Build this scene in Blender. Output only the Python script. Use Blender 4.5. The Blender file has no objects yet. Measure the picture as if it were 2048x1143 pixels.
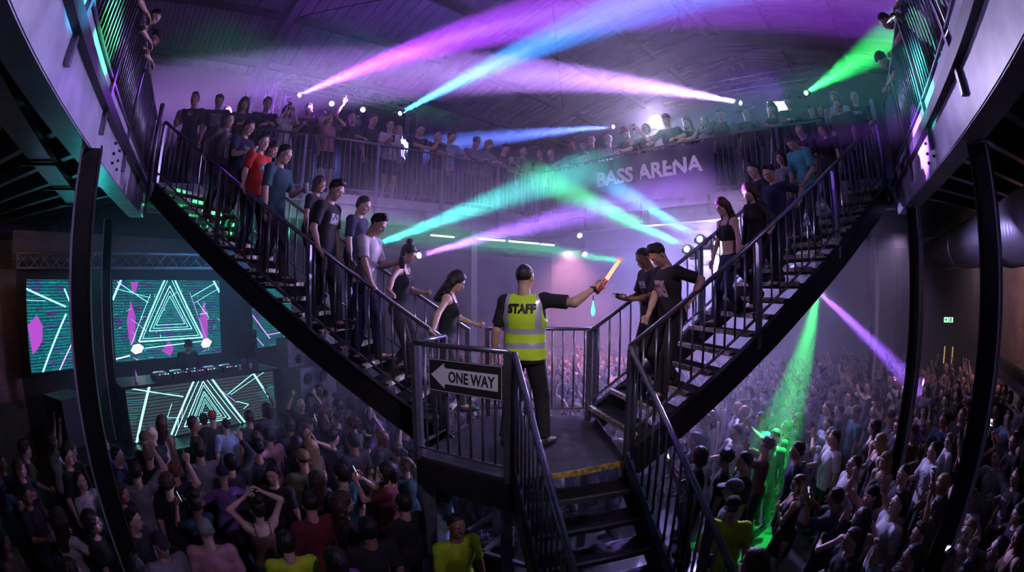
import bpy, math, random
import numpy as np
from mathutils import Vector, Matrix
random.seed(11); RNG = np.random.RandomState(5)
C = bpy.context.scene.collection
PI = math.pi
F = 940.0            # focal length of the fisheye lens, in photo pixels
def ray(px, py):
    u = px-1024.0; v = 571.5-py; r = math.hypot(u, v)+1e-9; th = 2*math.asin(r/(2*F))
    return Vector((math.sin(th)*u/r, math.cos(th), math.sin(th)*v/r))
def at(px, py, d): return ray(px, py)*d
def at_z(px, py, z): d = ray(px, py); return d*(z/d.z)
def UV(u, v, z=0.0): return Vector((.705*u-.709*v, .709*u+.705*v, z))
EYE = Vector((0, 0, 0))
FLOOR, STAGE, LAND, DECK = -3.85, -2.85, -1.62, 1.70

# ---------------------------------------------------------------- linking and tagging
def link(o): C.objects.link(o); return o
def tag(o, label=None, cat=None, group=None, kind=None):
    if label: o['label'] = label
    if cat: o['category'] = cat
    if group: o['group'] = group
    if kind: o['kind'] = kind
    return o
def empty(name, loc, label=None, cat=None, group=None, rz=0.0):
    o = bpy.data.objects.new(name, None); link(o); o.location = loc; o.rotation_euler = (0, 0, rz)
    o.empty_display_size = .1
    return tag(o, label, cat, group)
class MB:
    """collects shapes into one mesh"""
    def __init__(s): s.v = []; s.f = []; s.m = []; s.sm = []
    def add(s, vs, fs, mi=0, smooth=False):
        b = len(s.v); s.v += [tuple(p) for p in vs]
        s.f += [tuple(b+i for i in f) for f in fs]; s.m += [mi]*len(fs); s.sm += [smooth]*len(fs)
        return s
    def box(s, c, d, M=None, mi=0):
        x, y, z = d[0]/2, d[1]/2, d[2]/2
        vs = [Vector((i*x, j*y, k*z)) for k in (-1, 1) for j in (-1, 1) for i in (-1, 1)]
        if M is not None: vs = [M @ p for p in vs]
        vs = [p+Vector(c) for p in vs]
        return s.add(vs, [(0,2,3,1),(4,5,7,6),(0,1,5,4),(2,6,7,3),(0,4,6,2),(1,3,7,5)], mi)
    def bar(s, a, b, w, h, up=(0,0,1), mi=0, off=(0,0)):
        """box between two points: width w sideways, height h along up"""
        a = Vector(a); b = Vector(b); d = (b-a); L = d.length; d.normalize()
        up = Vector(up); x = d.cross(up)
        if x.length < 1e-4: x = d.cross(Vector((0,1,0)))
        x.normalize(); z = x.cross(d).normalized()
        vs = []
        for p in (a, b):
            for sx, sz in ((-1,-1),(1,-1),(1,1),(-1,1)):
                vs.append(p + x*(sx*w/2+off[0]) + z*(sz*h/2+off[1]))
        return s.add(vs, [(0,1,2,3),(7,6,5,4),(0,4,5,1),(1,5,6,2),(2,6,7,3),(3,7,4,0)], mi)
    def tube(s, pts, r, n=10, mi=0, cap=True):
        pts = [Vector(p) for p in pts]; rs = r if isinstance(r, (list, tuple)) else [r]*len(pts)
        vs = []; prev = None
        for i, p in enumerate(pts):
            t = (pts[min(i+1, len(pts)-1)]-pts[max(i-1, 0)]).normalized()
            if prev is None:
                x = t.cross(Vector((0,0,1)))
                if x.length < 1e-3: x = t.cross(Vector((1,0,0)))
            else: x = prev-t*prev.dot(t)
            x.normalize(); prev = x; y = t.cross(x)
            for k in range(n):
                a = 2*PI*k/n; vs.append(p+(x*math.cos(a)+y*math.sin(a))*rs[i])
        fs = []
        for i in range(len(pts)-1):
            for k in range(n):
                a = i*n+k; b = i*n+(k+1) % n; fs.append((a, b, b+n, a+n))
        if cap: fs.append(tuple(range(n-1, -1, -1))); fs.append(tuple(range((len(pts)-1)*n, len(pts)*n)))
        return s.add(vs, fs, mi, True)
    def prism(s, poly, z0, z1, mi=0):
        n = len(poly); vs = [(p[0], p[1], z0) for p in poly]+[(p[0], p[1], z1) for p in poly]
        fs = [tuple(range(n-1, -1, -1)), tuple(range(n, 2*n))]+[(i, (i+1) % n, n+(i+1) % n, n+i) for i in range(n)]
        return s.add(vs, fs, mi)
    def sphere(s, c, r, mi=0, nu=10, nv=7, sc=(1,1,1)):
        vs = []; fs = []
        for j in range(nv+1):
            for i in range(nu):
                a = 2*PI*i/nu; b = PI*j/nv
                vs.append((c[0]+r*sc[0]*math.sin(b)*math.cos(a), c[1]+r*sc[1]*math.sin(b)*math.sin(a), c[2]+r*sc[2]*math.cos(b)))
        for j in range(nv):
            for i in range(nu):
                a = j*nu+i; b = j*nu+(i+1) % nu; fs.append((a, a+nu, b+nu, b))
        return s.add(vs, fs, mi, True)
    def lathe(s, prof, c=(0,0,0), n=16, mi=0, M=None):
        vs = []; fs = []
        for (r, z) in prof:
            for k in range(n):
                a = 2*PI*k/n; p = Vector((r*math.cos(a), r*math.sin(a), z))
                if M is not None: p = M @ p
                vs.append(p+Vector(c))
        for i in range(len(prof)-1):
            for k in range(n):
                a = i*n+k; b = i*n+(k+1) % n; fs.append((a, b, b+n, a+n))
        fs.append(tuple(range(n-1, -1, -1))); fs.append(tuple(range((len(prof)-1)*n, len(prof)*n)))
        return s.add(vs, fs, mi, True)
    def mesh(s, name, mats):
        me = bpy.data.meshes.new(name); me.from_pydata([tuple(p) for p in s.v], [], s.f)
        for m in (mats if isinstance(mats, (list, tuple)) else [mats]): me.materials.append(m)
        me.polygons.foreach_set('material_index', s.m); me.polygons.foreach_set('use_smooth', s.sm); me.update()
        return me
    def build(s, name, mats, parent=None, **kw):
        o = bpy.data.objects.new(name, s.mesh(name, mats)); link(o)
        if parent is not None:
            o.parent = parent
            if kw.pop('world', True): o.matrix_parent_inverse = pinv(parent)
        return tag(o, **kw)
def pinv(p):
    M = Matrix.Translation(p.location) @ p.rotation_euler.to_matrix().to_4x4()
    if p.parent: M = wmat(p.parent) @ p.matrix_parent_inverse @ M
    return M.inverted()
def wmat(p):
    M = Matrix.Translation(p.location) @ p.rotation_euler.to_matrix().to_4x4()
    if p.parent: M = wmat(p.parent) @ p.matrix_parent_inverse @ M
    return M
def inst(name, me, loc, parent=None, rot=(0,0,0), **kw):
    o = bpy.data.objects.new(name, me); link(o); o.location = loc; o.rotation_euler = rot
    if parent is not None: o.parent = parent; o.matrix_parent_inverse = pinv(parent)
    return tag(o, **kw)

# ---------------------------------------------------------------- materials
def node(nt, t, **kw):
    n = nt.nodes.new(t)
    for k, v in kw.items(): setattr(n, k, v)
    return n
def mat(name, col=(.5,.5,.5), rough=.6, metal=0.0, noise=0.0, nscale=8.0, objcol=False, bump=0.0, col2=None, spec=.5, tex=None):
    m = bpy.data.materials.new(name); m.use_nodes = True; nt = m.node_tree; L = nt.links
    b = nt.nodes['Principled BSDF']; b.inputs['Roughness'].default_value = rough; b.inputs['Metallic'].default_value = metal
    b.inputs['Specular IOR Level'].default_value = spec
    b.inputs['Base Color'].default_value = (*col, 1)
    src = None
    if objcol: src = node(nt, 'ShaderNodeObjectInfo').outputs['Color']
    if noise or bump or col2:
        tc = node(nt, 'ShaderNodeTexCoord'); nz = node(nt, 'ShaderNodeTexNoise'); nz.inputs['Scale'].default_value = nscale
        nz.inputs['Detail'].default_value = 5.0
        L.new(tc.outputs['Object'], nz.inputs['Vector'])
        if noise or col2:
            mx = node(nt, 'ShaderNodeMix', data_type='RGBA'); mx.blend_type = 'MIX'
            rp = node(nt, 'ShaderNodeMapRange'); rp.inputs[1].default_value = .35; rp.inputs[2].default_value = .65
            L.new(nz.outputs['Fac'], rp.inputs[0])
            if col2 is not None:
                mx.inputs[6].default_value = (*col, 1); mx.inputs[7].default_value = (*col2, 1); L.new(rp.outputs[0], mx.inputs[0])
            else:
                mx.blend_type = 'MULTIPLY'; mx.inputs[0].default_value = 1
                r2 = node(nt, 'ShaderNodeMapRange'); r2.inputs[1].default_value = .3; r2.inputs[2].default_value = .7
                r2.inputs[3].default_value = 1-noise; r2.inputs[4].default_value = 1.0
                L.new(nz.outputs['Fac'], r2.inputs[0]); mx.inputs[6].default_value = (*col, 1)
                if src: L.new(src, mx.inputs[6])
                L.new(r2.outputs[0], mx.inputs[7])
            src = mx.outputs[2]
        if bump:
            bp = node(nt, 'ShaderNodeBump'); bp.inputs['Strength'].default_value = bump; bp.inputs['Distance'].default_value = .02
            L.new(nz.outputs['Fac'], bp.inputs['Height']); L.new(bp.outputs[0], b.inputs['Normal'])
    if src: L.new(src, b.inputs['Base Color'])
    return m
def emit(name, col, strength):
    m = bpy.data.materials.new(name); m.use_nodes = True; nt = m.node_tree; nt.nodes.clear()
    e = node(nt, 'ShaderNodeEmission'); e.inputs[0].default_value = (*col, 1); e.inputs[1].default_value = strength
    nt.links.new(e.outputs[0], node(nt, 'ShaderNodeOutputMaterial').inputs[0]); return m
def brick(name, c1, c2, mortar, scale=1.0, vertical=True):
    m = bpy.data.materials.new(name); m.use_nodes = True; nt = m.node_tree; L = nt.links; b = nt.nodes['Principled BSDF']
    b.inputs['Roughness'].default_value = .9
    tc = node(nt, 'ShaderNodeTexCoord'); bt = node(nt, 'ShaderNodeTexBrick')
    bt.inputs['Scale'].default_value = 1.0; bt.inputs['Brick Width'].default_value = .225*scale; bt.inputs['Row Height'].default_value = .075*scale
    bt.inputs['Mortar Size'].default_value = .009*scale
    bt.inputs['Color1'].default_value = (*c1, 1); bt.inputs['Color2'].default_value = (*c2, 1); bt.inputs['Mortar'].default_value = (*mortar, 1)
    # wall coordinates: along the wall (x-y mixed) and up
    sp = node(nt, 'ShaderNodeSeparateXYZ'); cb = node(nt, 'ShaderNodeCombineXYZ'); ad = node(nt, 'ShaderNodeMath', operation='ADD')
    L.new(tc.outputs['Object'], sp.inputs[0]); L.new(sp.outputs[0], ad.inputs[0]); L.new(sp.outputs[1], ad.inputs[1])
    L.new(ad.outputs[0], cb.inputs[0]); L.new(sp.outputs[2], cb.inputs[1]); L.new(cb.outputs[0], bt.inputs['Vector'])
    nz = node(nt, 'ShaderNodeTexNoise'); nz.inputs['Scale'].default_value = 1.3; nz.inputs['Detail'].default_value = 6; L.new(tc.outputs['Object'], nz.inputs['Vector'])
    mx = node(nt, 'ShaderNodeMix', data_type='RGBA'); mx.blend_type = 'MULTIPLY'; mx.inputs[0].default_value = .8
    L.new(bt.outputs['Color'], mx.inputs[6]); L.new(nz.outputs['Fac'], mx.inputs[7]); L.new(mx.outputs[2], b.inputs['Base Color'])
    bp = node(nt, 'ShaderNodeBump'); bp.inputs['Strength'].default_value = .5; bp.inputs['Distance'].default_value = .01
    bp.invert = True; L.new(bt.outputs['Fac'], bp.inputs['Height']); L.new(bp.outputs[0], b.inputs['Normal'])
    return m
M = {}
M['steel'] = mat('galvanised_steel', (.30,.30,.34), .34, .75, noise=.35, nscale=9)
M['rail'] = mat('railing_steel', (.24,.24,.29), .30, .8, noise=.3, nscale=14)
M['paint'] = mat('painted_steel', (.40,.39,.46), .38, .0, noise=.35, nscale=4)
M['dark'] = mat('dark_steel', (.030,.028,.034), .45, .5, noise=.4, nscale=6)
M['black'] = mat('matt_black', (.012,.012,.014), .6, 0)
M['tread'] = mat('tread_plate', (.045,.042,.046), .42, .4, noise=.5, nscale=30, bump=.4)
M['nose'] = mat('worn_nosing', (.82,.76,.62), .6, 0, nscale=20, col2=(.30,.24,.12))
M['ynose'] = mat('yellow_nosing', (.50,.34,.06), .6, 0, nscale=25, col2=(.10,.07,.02))
M['plate'] = mat('landing_plate', (.075,.07,.075), .40, .3, noise=.6, nscale=7, bump=.25)
M['white'] = mat('white_paint', (.75,.75,.78), .6)
M['greywall'] = mat('painted_wall', (.36,.35,.40), .8, 0, noise=.3, nscale=.8)
M['darkwall'] = mat('dark_wall', (.045,.045,.055), .85, 0, noise=.4, nscale=1.2)
M['floor'] = mat('floor_concrete', (.05,.05,.055), .28, 0, noise=.5, nscale=1.5)
M['stage'] = mat('stage_black', (.02,.022,.026), .35, 0, noise=.4, nscale=2)
M['brick'] = brick('old_brick', (.34,.18,.14), (.22,.12,.10), (.20,.18,.17))
M['wbrick'] = brick('painted_brick', (.55,.50,.48), (.45,.42,.41), (.30,.28,.28))
M['ply'] = mat('speaker_grey', (.32,.34,.37), .6, 0, noise=.3, nscale=5)
M['skin'] = mat('skin', (.6,.4,.3), .48, 0, objcol=True, noise=.12, nscale=10)
M['cloth'] = mat('cloth', (.1,.1,.1), .9, 0, objcol=True, noise=.35, nscale=9, bump=.25)
M['denim'] = mat('denim', (.1,.1,.1), .9, 0, objcol=True, noise=.4, nscale=25)
M['hair'] = mat('hair', (.1,.1,.1), .5, 0, objcol=True, noise=.5, nscale=45, bump=.5)
M['shoe'] = mat('shoe', (.1,.1,.1), .55, 0, objcol=True)
M['eye'] = mat('eye_white', (.7,.7,.68), .2); M['iris'] = mat('iris', (.02,.015,.01), .15); M['brow'] = mat('eyebrow', (.03,.02,.015), .8)
M['lip'] = mat('lip', (.35,.12,.11), .45)
M['print'] = mat('shirt_print', (.02,.02,.02), .9, 0, nscale=24, col2=(.55,.55,.6))
M['hivis'] = mat('hi_vis_yellow', (.62,.95,.03), .7, 0, noise=.12, nscale=7)
M['reflect'] = mat('reflective_tape', (.62,.60,.66), .35, .35)
M['glass'] = mat('tinted_window', (.05,.05,.06), .15)
M['phone'] = mat('phone_black', (.02,.02,.02), .2)
M['cup'] = mat('plastic_cup', (.06,.07,.08), .25)
M['banner'] = mat('banner_vinyl', (.045,.03,.07), .45, 0, noise=.3, nscale=2.5)
M['letter'] = mat('printed_lavender', (.62,.50,.78), .6)
M['ink'] = mat('printed_black', (.015,.015,.015), .6)
M['signwhite'] = mat('sign_white', (.62,.58,.70), .5)
HAZE = .050; HAZE2 = .018; EXPO = 0.0; HY0, HY1 = 5.2, 2.6; BP = 1.3; CORE = .45
BLA = ((.55,.42,1), 3200); BLB = ((.46,.38,1), 5200)
WASH = [((2.6,-1.2,3.4), (0,5,-.6), (.72,.48,1.0), 440, 88, .9),  # wash spots with no visible fixture, most added for brightness
 ((1.4,-1.2,3.3), (.2,4.6,-.7), (1.0,.88,1.0), 520, 28, .6),
 ((-6.5,9.6,4.9), (1,4,-1), (.30,.04,1.0), 130, 120, .8),
 ((6.5,9.0,4.6), (-5,2.5,1.4), (.36,.06,1.0), 460, 56, .8),
 ((-6.0,8.6,4.6), (5,2.5,1.4), (.14,.08,1.0), 220, 56, .8),
 ((-2,12,2.6), (0,9,7.5), (.16,.04,1.0), 230, 110, .9),
 ((-5.2,9.4,3.4), (-2,7,7), (.38,.05,1.0), 240, 120, .9),
 ((5.6,9.6,3.4), (4,8,7.5), (.08,.06,.9), 190, 120, .9),
 ((4,12.5,.9), (1,8,-2.5), (.36,.25,1.0), 1000, 130, .9),
 ((7.5,6.5,1.0), (7,8,-3), (.75,.52,1), 170, 130, .9),
 ((1.5,12.5,1.0), (2,14,-4), (1.0,.38,.58), 1500, 120, .9),
 ((.2,4.0,5.2), (-1,9.5,2.4), (.75,.32,1), 120, 90, .9),
 ((4.4,7.2,1.35), (-3.2,5.2,.6), (.95,.55,1), 980, 56, .8),
 ((-3.4,7.6,1.35), (3.8,5.0,.5), (.78,.40,1), 360, 56, .8),
 ((-5.2,8.8,.9), (-8,7.5,-1), (.05,.35,.75), 200, 130, .9),
 ((-7.6,5.6,-.4), (-6.2,2.6,1.3), (.05,.75,.80), 80, 110, .9),
 ((-8.4,3.4,.5), (-10.2,4.4,-.6), (1.0,.55,.40), 30, 120, .9),
 ((9.6,5.6,.9), (12.9,6.2,-.8), (1.0,.62,.78), 300, 130, .9),
 ((7.6,4.2,1.0), (12,5,0), (.70,.48,1.0), 260, 140, .9)]
WASH.append(((.6,3.6,4.9), (2.85,8.9,2.25), (.90,.76,1.0), 700, 26, .6))  # added spot to lift the banner lettering
AREAS = []
# ---------------------------------------------------------------- implicit bodies -> meshes (surface nets)
A = lambda *p: np.array(p, dtype=np.float64)
def cap(a, b, ra, rb=None, flat=0, **k): return dict(t='c', a=np.array(a, float), b=np.array(b, float), ra=ra, rb=ra if rb is None else rb, flat=flat, **k)
def ell(c, r, R=None, **k): return dict(t='e', c=np.array(c, float), r=np.array(r, float), R=R, **k)
def cut(o, n): return dict(t='p', o=np.array(o, float), n=np.array(n, float)/np.linalg.norm(n))
def pbox(p):
    if p['t'] == 'c':
        r = max(p['ra'], p['rb']); return np.minimum(p['a'], p['b'])-r, np.maximum(p['a'], p['b'])+r
    r = p['r'].max() if p['R'] is not None else p['r']
    return p['c']-r, p['c']+r
def nets(prims, h, k=.03):
    us = [p for p in prims if p['t'] != 'p' and not p.get('sub')]
    lo = np.min([pbox(p)[0] for p in us], 0)-2*h-.01; hi = np.max([pbox(p)[1] for p in us], 0)+2*h+.01
    n = np.maximum(((hi-lo)/h).astype(int)+2, 3)
    ax = [lo[i]+h*np.arange(n[i]) for i in range(3)]
    G = np.full(n, .2, dtype=np.float32)
    for p in prims:
        if p['t'] == 'p':
            d = ((ax[0]-p['o'][0])*p['n'][0])[:, None, None]+((ax[1]-p['o'][1])*p['n'][1])[None, :, None]+((ax[2]-p['o'][2])*p['n'][2])[None, None, :]
            G = np.maximum(G, d.astype(np.float32)); continue
        kk = p.get('k', k); m = kk+2.5*h
        a, b = pbox(p); i0 = np.clip(((a-m-lo)/h).astype(int), 0, n-1); i1 = np.clip(((b+m-lo)/h).astype(int)+2, 1, n)
        X = ax[0][i0[0]:i1[0]][:, None, None]; Y = ax[1][i0[1]:i1[1]][None, :, None]; Z = ax[2][i0[2]:i1[2]][None, None, :]
        if p['t'] == 'c':
            ba = p['b']-p['a']; L2 = max(ba@ba, 1e-9)
            x = X-p['a'][0]; y = Y-p['a'][1]; z = Z-p['a'][2]
            t = np.clip((x*ba[0]+y*ba[1]+z*ba[2])/L2, 0, 1)
            d = np.sqrt((x-t*ba[0])**2+(y-t*ba[1])**2+(z-t*ba[2])**2)-(p['ra']+(p['rb']-p['ra'])*t)
            if p['flat']:
                nn = ba/math.sqrt(L2); d = np.maximum(d, (X-p['b'][0])*nn[0]+(Y-p['b'][1])*nn[1]+(Z-p['b'][2])*nn[2])
        else:
            x = X-p['c'][0]; y = Y-p['c'][1]; z = Z-p['c'][2]
            if p['R'] is not None:
                R = p['R']; x, y, z = (x*R[0,0]+y*R[1,0]+z*R[2,0], x*R[0,1]+y*R[1,1]+z*R[2,1], x*R[0,2]+y*R[1,2]+z*R[2,2])
            r = p['r']; k0 = np.sqrt((x/r[0])**2+(y/r[1])**2+(z/r[2])**2); k1 = np.sqrt((x/r[0]**2)**2+(y/r[1]**2)**2+(z/r[2]**2)**2)+1e-9
            d = k0*(k0-1)/k1
        sl = (slice(i0[0], i1[0]), slice(i0[1], i1[1]), slice(i0[2], i1[2])); g = G[sl]
        if p.get('sub'):
            q = -d; hh = np.clip(.5+.5*(q-g)/kk, 0, 1) if kk > 0 else (q > g).astype(float)
            G[sl] = g+(q-g)*hh+kk*hh*(1-hh)
        elif kk <= 0: G[sl] = np.minimum(g, d)
        else:
            hh = np.clip(.5+.5*(d-g)/kk, 0, 1); G[sl] = d+(g-d)*hh-kk*hh*(1-hh)
            G[sl] = np.where(hh >= 1, g, G[sl])
    S = G < 0
    cells = np.zeros(n-1, dtype=np.int16)
    cnt = np.zeros(n-1, dtype=np.float32); P = np.zeros((*(n-1), 3), dtype=np.float32)
    def sub(arr, o): return arr[o[0]:n[0]-1+o[0], o[1]:n[1]-1+o[1], o[2]:n[2]-1+o[2]]
    base = np.zeros((*(n-1), 3), dtype=np.float32)
    cor = [(i, j, l) for i in (0, 1) for j in (0, 1) for l in (0, 1)]
    for c1 in cor:
        for axis in range(3):
            if c1[axis]: continue
            c2 = list(c1); c2[axis] = 1
            g1 = sub(G, c1); g2 = sub(G, c2); ch = (g1 < 0) != (g2 < 0)
            t = np.where(ch, g1/(g1-g2+1e-12), 0)
            w = ch.astype(np.float32); cnt += w
            for q in range(3): P[..., q] += w*(c1[q] + (t if q == axis else 0))
    act = cnt > 0; idx = -np.ones(n-1, dtype=np.int64); idx[act] = np.arange(act.sum())
    ii = np.argwhere(act); V = (ii+P[act]/cnt[act][:, None])*h+lo
    Fc = []
    for axis in range(3):
        o1, o2 = [q for q in range(3) if q != axis]
        s1 = [slice(1, None)]*3; s1 = [slice(1, n[q]-1) for q in range(3)]; s1[axis] = slice(0, n[axis]-1)
        s2 = list(s1); s2[axis] = slice(1, n[axis])
        a = S[tuple(s1)]; b = S[tuple(s2)]; e = np.argwhere(a != b)
        if not len(e): continue
        flip = a[tuple(e.T)]
        e = e.copy(); e[:, o1] += 1; e[:, o2] += 1
        def cell(d1, d2):
            q = e.copy(); q[:, o1] -= d1; q[:, o2] -= d2; return idx[tuple(q.T)]
        f = np.stack([cell(1, 1), cell(0, 1), cell(0, 0), cell(1, 0)], 1)
        if axis == 1: flip = ~flip
        f[~flip] = f[~flip][:, ::-1]
        Fc.append(f)
    Fq = np.concatenate(Fc) if Fc else np.zeros((0, 4), int)
    return V, Fq
def np_mesh(name, parts, mats):
    """parts: list of (V, F4, material index or array)"""
    V = np.concatenate([p[0] for p in parts]); off = 0; Fs = []; ms = []
    for p in parts:
        Fs.append(p[1]+off); off += len(p[0]); ms.append(np.full(len(p[1]), p[2]) if np.isscalar(p[2]) else p[2])
    Fq = np.concatenate(Fs); ms = np.concatenate(ms)
    me = bpy.data.meshes.new(name); me.vertices.add(len(V)); me.vertices.foreach_set('co', V.astype(np.float32).ravel())
    me.loops.add(len(Fq)*4); me.loops.foreach_set('vertex_index', Fq.astype(np.int32).ravel())
    me.polygons.add(len(Fq)); me.polygons.foreach_set('loop_start', (np.arange(len(Fq))*4).astype(np.int32))
    for m in mats: me.materials.append(m)
    me.polygons.foreach_set('material_index', ms.astype(np.int32)); me.polygons.foreach_set('use_smooth', np.ones(len(Fq), dtype=bool))
    me.update(calc_edges=True); return me
def rotx(a): c, s = math.cos(a), math.sin(a); return np.array([[1,0,0],[0,c,-s],[0,s,c]])
def roty(a): c, s = math.cos(a), math.sin(a); return np.array([[c,0,s],[0,1,0],[-s,0,c]])
def rotz(a): c, s = math.cos(a), math.sin(a); return np.array([[c,-s,0],[s,c,0],[0,0,1]])
def nrm(v): v = np.array(v, float); return v/(np.linalg.norm(v)+1e-9)
def ik(a, t, l1, l2, pole):
    a = np.array(a, float); t = np.array(t, float); d = t-a; L = np.linalg.norm(d)
    L2 = min(max(L, abs(l1-l2)+.02), (l1+l2)*.995); dn = d/(L+1e-9); t = a+dn*L2
    x = (l1*l1-l2*l2+L2*L2)/(2*L2); hgt = math.sqrt(max(l1*l1-x*x, 0)); pl = np.array(pole, float); pl = pl-dn*(pl@dn)
    return a+dn*x+nrm(pl)*hgt, t
def hand_prims(w, d, n, side, curl=.35, spread=1.0, point=False, s=1.0):
    """w wrist, d direction, n palm normal (way the palm faces), side = direction towards the thumb"""
    d = nrm(d); n = nrm(np.array(n)-d*(np.array(n)@d)); sd = nrm(np.array(side)-d*(np.array(side)@d)-n*(np.array(side)@n))
    R = np.stack([sd, n, d], 1)
    pr = [ell(w+d*.052*s, A(.041, .017, .052)*s, R, k=.012), cap(w-d*.03, w+d*.02*s, .026*s, .024*s, k=.012)]
    for i, (o, L) in enumerate(((.030, .068), (.011, .078), (-.009, .072), (-.028, .056))):
        c = curl*(1+.12*i); c = 0.05 if (point and i == 0) else (1.5 if point else c)
        a = w+d*.088*s+sd*o*s; sp = sd*o*.35*spread
        d1 = nrm(d*math.cos(c*.8)+n*math.sin(c*.8)+sp); d2 = nrm(d*math.cos(c*1.9)+n*math.sin(c*1.9)+sp*.5); d3 = nrm(d*math.cos(c*2.7)+n*math.sin(c*2.7))
        b = a+d1*L*.45*s; e = b+d2*L*.32*s; g = e+d3*L*.25*s
        pr += [cap(a, b, .0095*s, .009*s, k=.006), cap(b, e, .009*s, .0082*s, k=.004), cap(e, g, .0082*s, .007*s, k=.003)]
    a = w+d*.028*s+sd*.030*s; b = a+nrm(d*.75+sd*.65+n*.35)*.042*s; e = b+nrm(d*.95+sd*.15+n*(.3+curl*.5))*.034*s
    pr += [cap(w+d*.015*s+sd*.012*s, a, .016*s, .015*s, k=.008), cap(a, b, .0135*s, .011*s, k=.006), cap(b, e, .011*s, .0085*s, k=.004)]
    return pr
def head_prims(fem=0, beard=0):
    q = 1-.05*fem
    return [ell((0,-.012,.026), A(.076,.094,.090)*q), ell((0,.022,-.028), A(.063,.066,.086)*q, k=.03), ell((0,.030,-.078), A(.047,.045,.036)*q, k=.03),
        ell((0,.064,-.094*q), (.019,.016,.016), k=.02), cap((0,.080,.004), (0,.106*q,-.030), .008, .0125, k=.012), cap((-.040,.072,.020), (.040,.072,.020), .013-.004*fem, k=.02),
        ell((.040,.052,-.030), (.020,.022,.022), k=.02), ell((-.040,.052,-.030), (.020,.022,.022), k=.02),
        ell((.078*q,-.008,-.010), (.009,.019,.031), rotz(-.35), k=.006), ell((-.078*q,-.008,-.010), (.009,.019,.031), rotz(.35), k=.006),
        cap((-.019,.081,-.060), (.019,.081,-.060), .0085, k=.01),
        ell((.031,.094,.000), (.019,.016,.012), sub=1, k=.012), ell((-.031,.094,.000), (.019,.016,.012), sub=1, k=.012), cap((-.02,.093,-.0605), (.02,.093,-.0605), .0022, sub=1, k=.004)]
def head_extras(V0, fem):
    """eyes, brows and lips as little ellipsoids appended to the body mesh"""
    out = []
    for sx in (-1, 1):
        out.append((nets([ell((sx*.031,.0735,-.001), (.0125,.0115,.0068))], .0035, 0), 1))
        out.append((nets([ell((sx*.030,.0825,-.001), (.0062,.0045,.0058))], .0025, 0), 2))
        out.append((nets([cap((sx*.014,.091,.020), (sx*.046,.079,.022), .0042-.001*fem, .003)], .0035, 0), 3))
    out.append((nets([cap((-.018,.0875,-.057), (.018,.0875,-.057), .0042), cap((-.015,.0865,-.0645), (.015,.0865,-.0645), .0052)], .004, .003), 4))
    return out
def skeleton(P):
    """joints from a pose dictionary; standing height 1.75 in local metres, facing +y"""
    J = {}; fem = P.get('fem', 0)
    J['pel'] = A(*P.get('pel', (0, 0, .93))); lean = P.get('lean', 0.0); side = P.get('side', 0.0); tw = P.get('twist', 0.0)
    R = rotz(tw)@roty(side)@rotx(-lean); J['R'] = R
    T = lambda x, y, z: J['pel']+R@A(x, y, z-.93)
    J['T'] = T; sw = .185-.025*fem
    J['nb'] = T(0, -.015, 1.46)
    for s, n in ((-1, 'L'), (1, 'R')):
        up = P.get('shrug'+n, 0)
        J['sh'+n] = T(s*sw, -.01, 1.405+up); J['hip'+n] = J['pel']+rotz(tw*.5)@A(s*.088, 0, -.03)
    hp, hy, hr = P.get('head', (0, 0, 0))      # pitch (down +), yaw (left +), roll
    RH = R@rotz(hy)@rotx(-hp)@roty(hr); J['RH'] = RH
    J['hc'] = J['nb']+R@A(0, .012+.03*math.sin(hp+.2), .06)+RH@A(0, .006, .118)
    for s, n in ((-1, 'L'), (1, 'R')):
        tgt = P.get('hand'+n, (s*.26, .06, .86)); fr = P.get('frame'+n, 'T')
        t = T(*tgt) if fr == 'T' else A(*tgt)
        pole = P.get('pole'+n, (s*.5, -.9, -.25)); pole = R@A(*pole)
        J['el'+n], J['wr'+n] = ik(J['sh'+n], t, .285*(1-.04*fem), .255*(1-.04*fem), pole)
        ft = A(*P.get('foot'+n, (s*.11, 0, 0)))
        an = ft+A(0, -.03, .085); fy = P.get('fyaw'+n, -s*.18)
        kp = P.get('knee'+n, (s*.12, 1, .1))
        J['kn'+n], J['an'+n] = ik(J['hip'+n], an, .416, .416, kp); J['fy'+n] = fy
    return J
def xf(pr, R, o):
    out = []
    for p in pr:
        q = dict(p)
        if p['t'] == 'c': q['a'] = R@p['a']+o; q['b'] = R@p['b']+o
        elif p['t'] == 'e': q['c'] = R@p['c']+o; q['R'] = R if p['R'] is None else R@p['R']
        else: q['o'] = R@p['o']+o; q['n'] = R@p['n']
        out.append(q)
    return out
def torso_prims(J, fem, g=0.0, build=1.0):
    R = J['R']; T = J['T']; b = build
    pr = [ell(T(0, .0, 1.27), A(.155*b-.015*fem+g, .108*b+g, .19+g), R), ell(T(0, .005, 1.08), A(.138*b-.018*fem+g, .098*b+g, .16+g), R),
          ell(T(0, -.005, .935), A(.160+.01*fem+g, .115+g, .115+g), R), cap(T(-.125+.01*fem, -.012, 1.40), T(.125-.01*fem, -.012, 1.40), .056+g*.8)]
    if fem: pr += [ell(T(.07, .085, 1.27), A(.062+g*.6,)*A(1,1,1), R), ell(T(-.07, .085, 1.27), A(.062+g*.6,)*A(1,1,1), R)]
    else: pr += [ell(T(.07, .06, 1.315), A(.075+g*.5, .05+g, .06+g), R), ell(T(-.07, .06, 1.315), A(.075+g*.5, .05+g, .06+g), R)]
    if b > 1.12: pr.append(ell(T(0, .05, 1.07), A(.135+g, .12+g, .14+g), R))
    return pr
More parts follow.
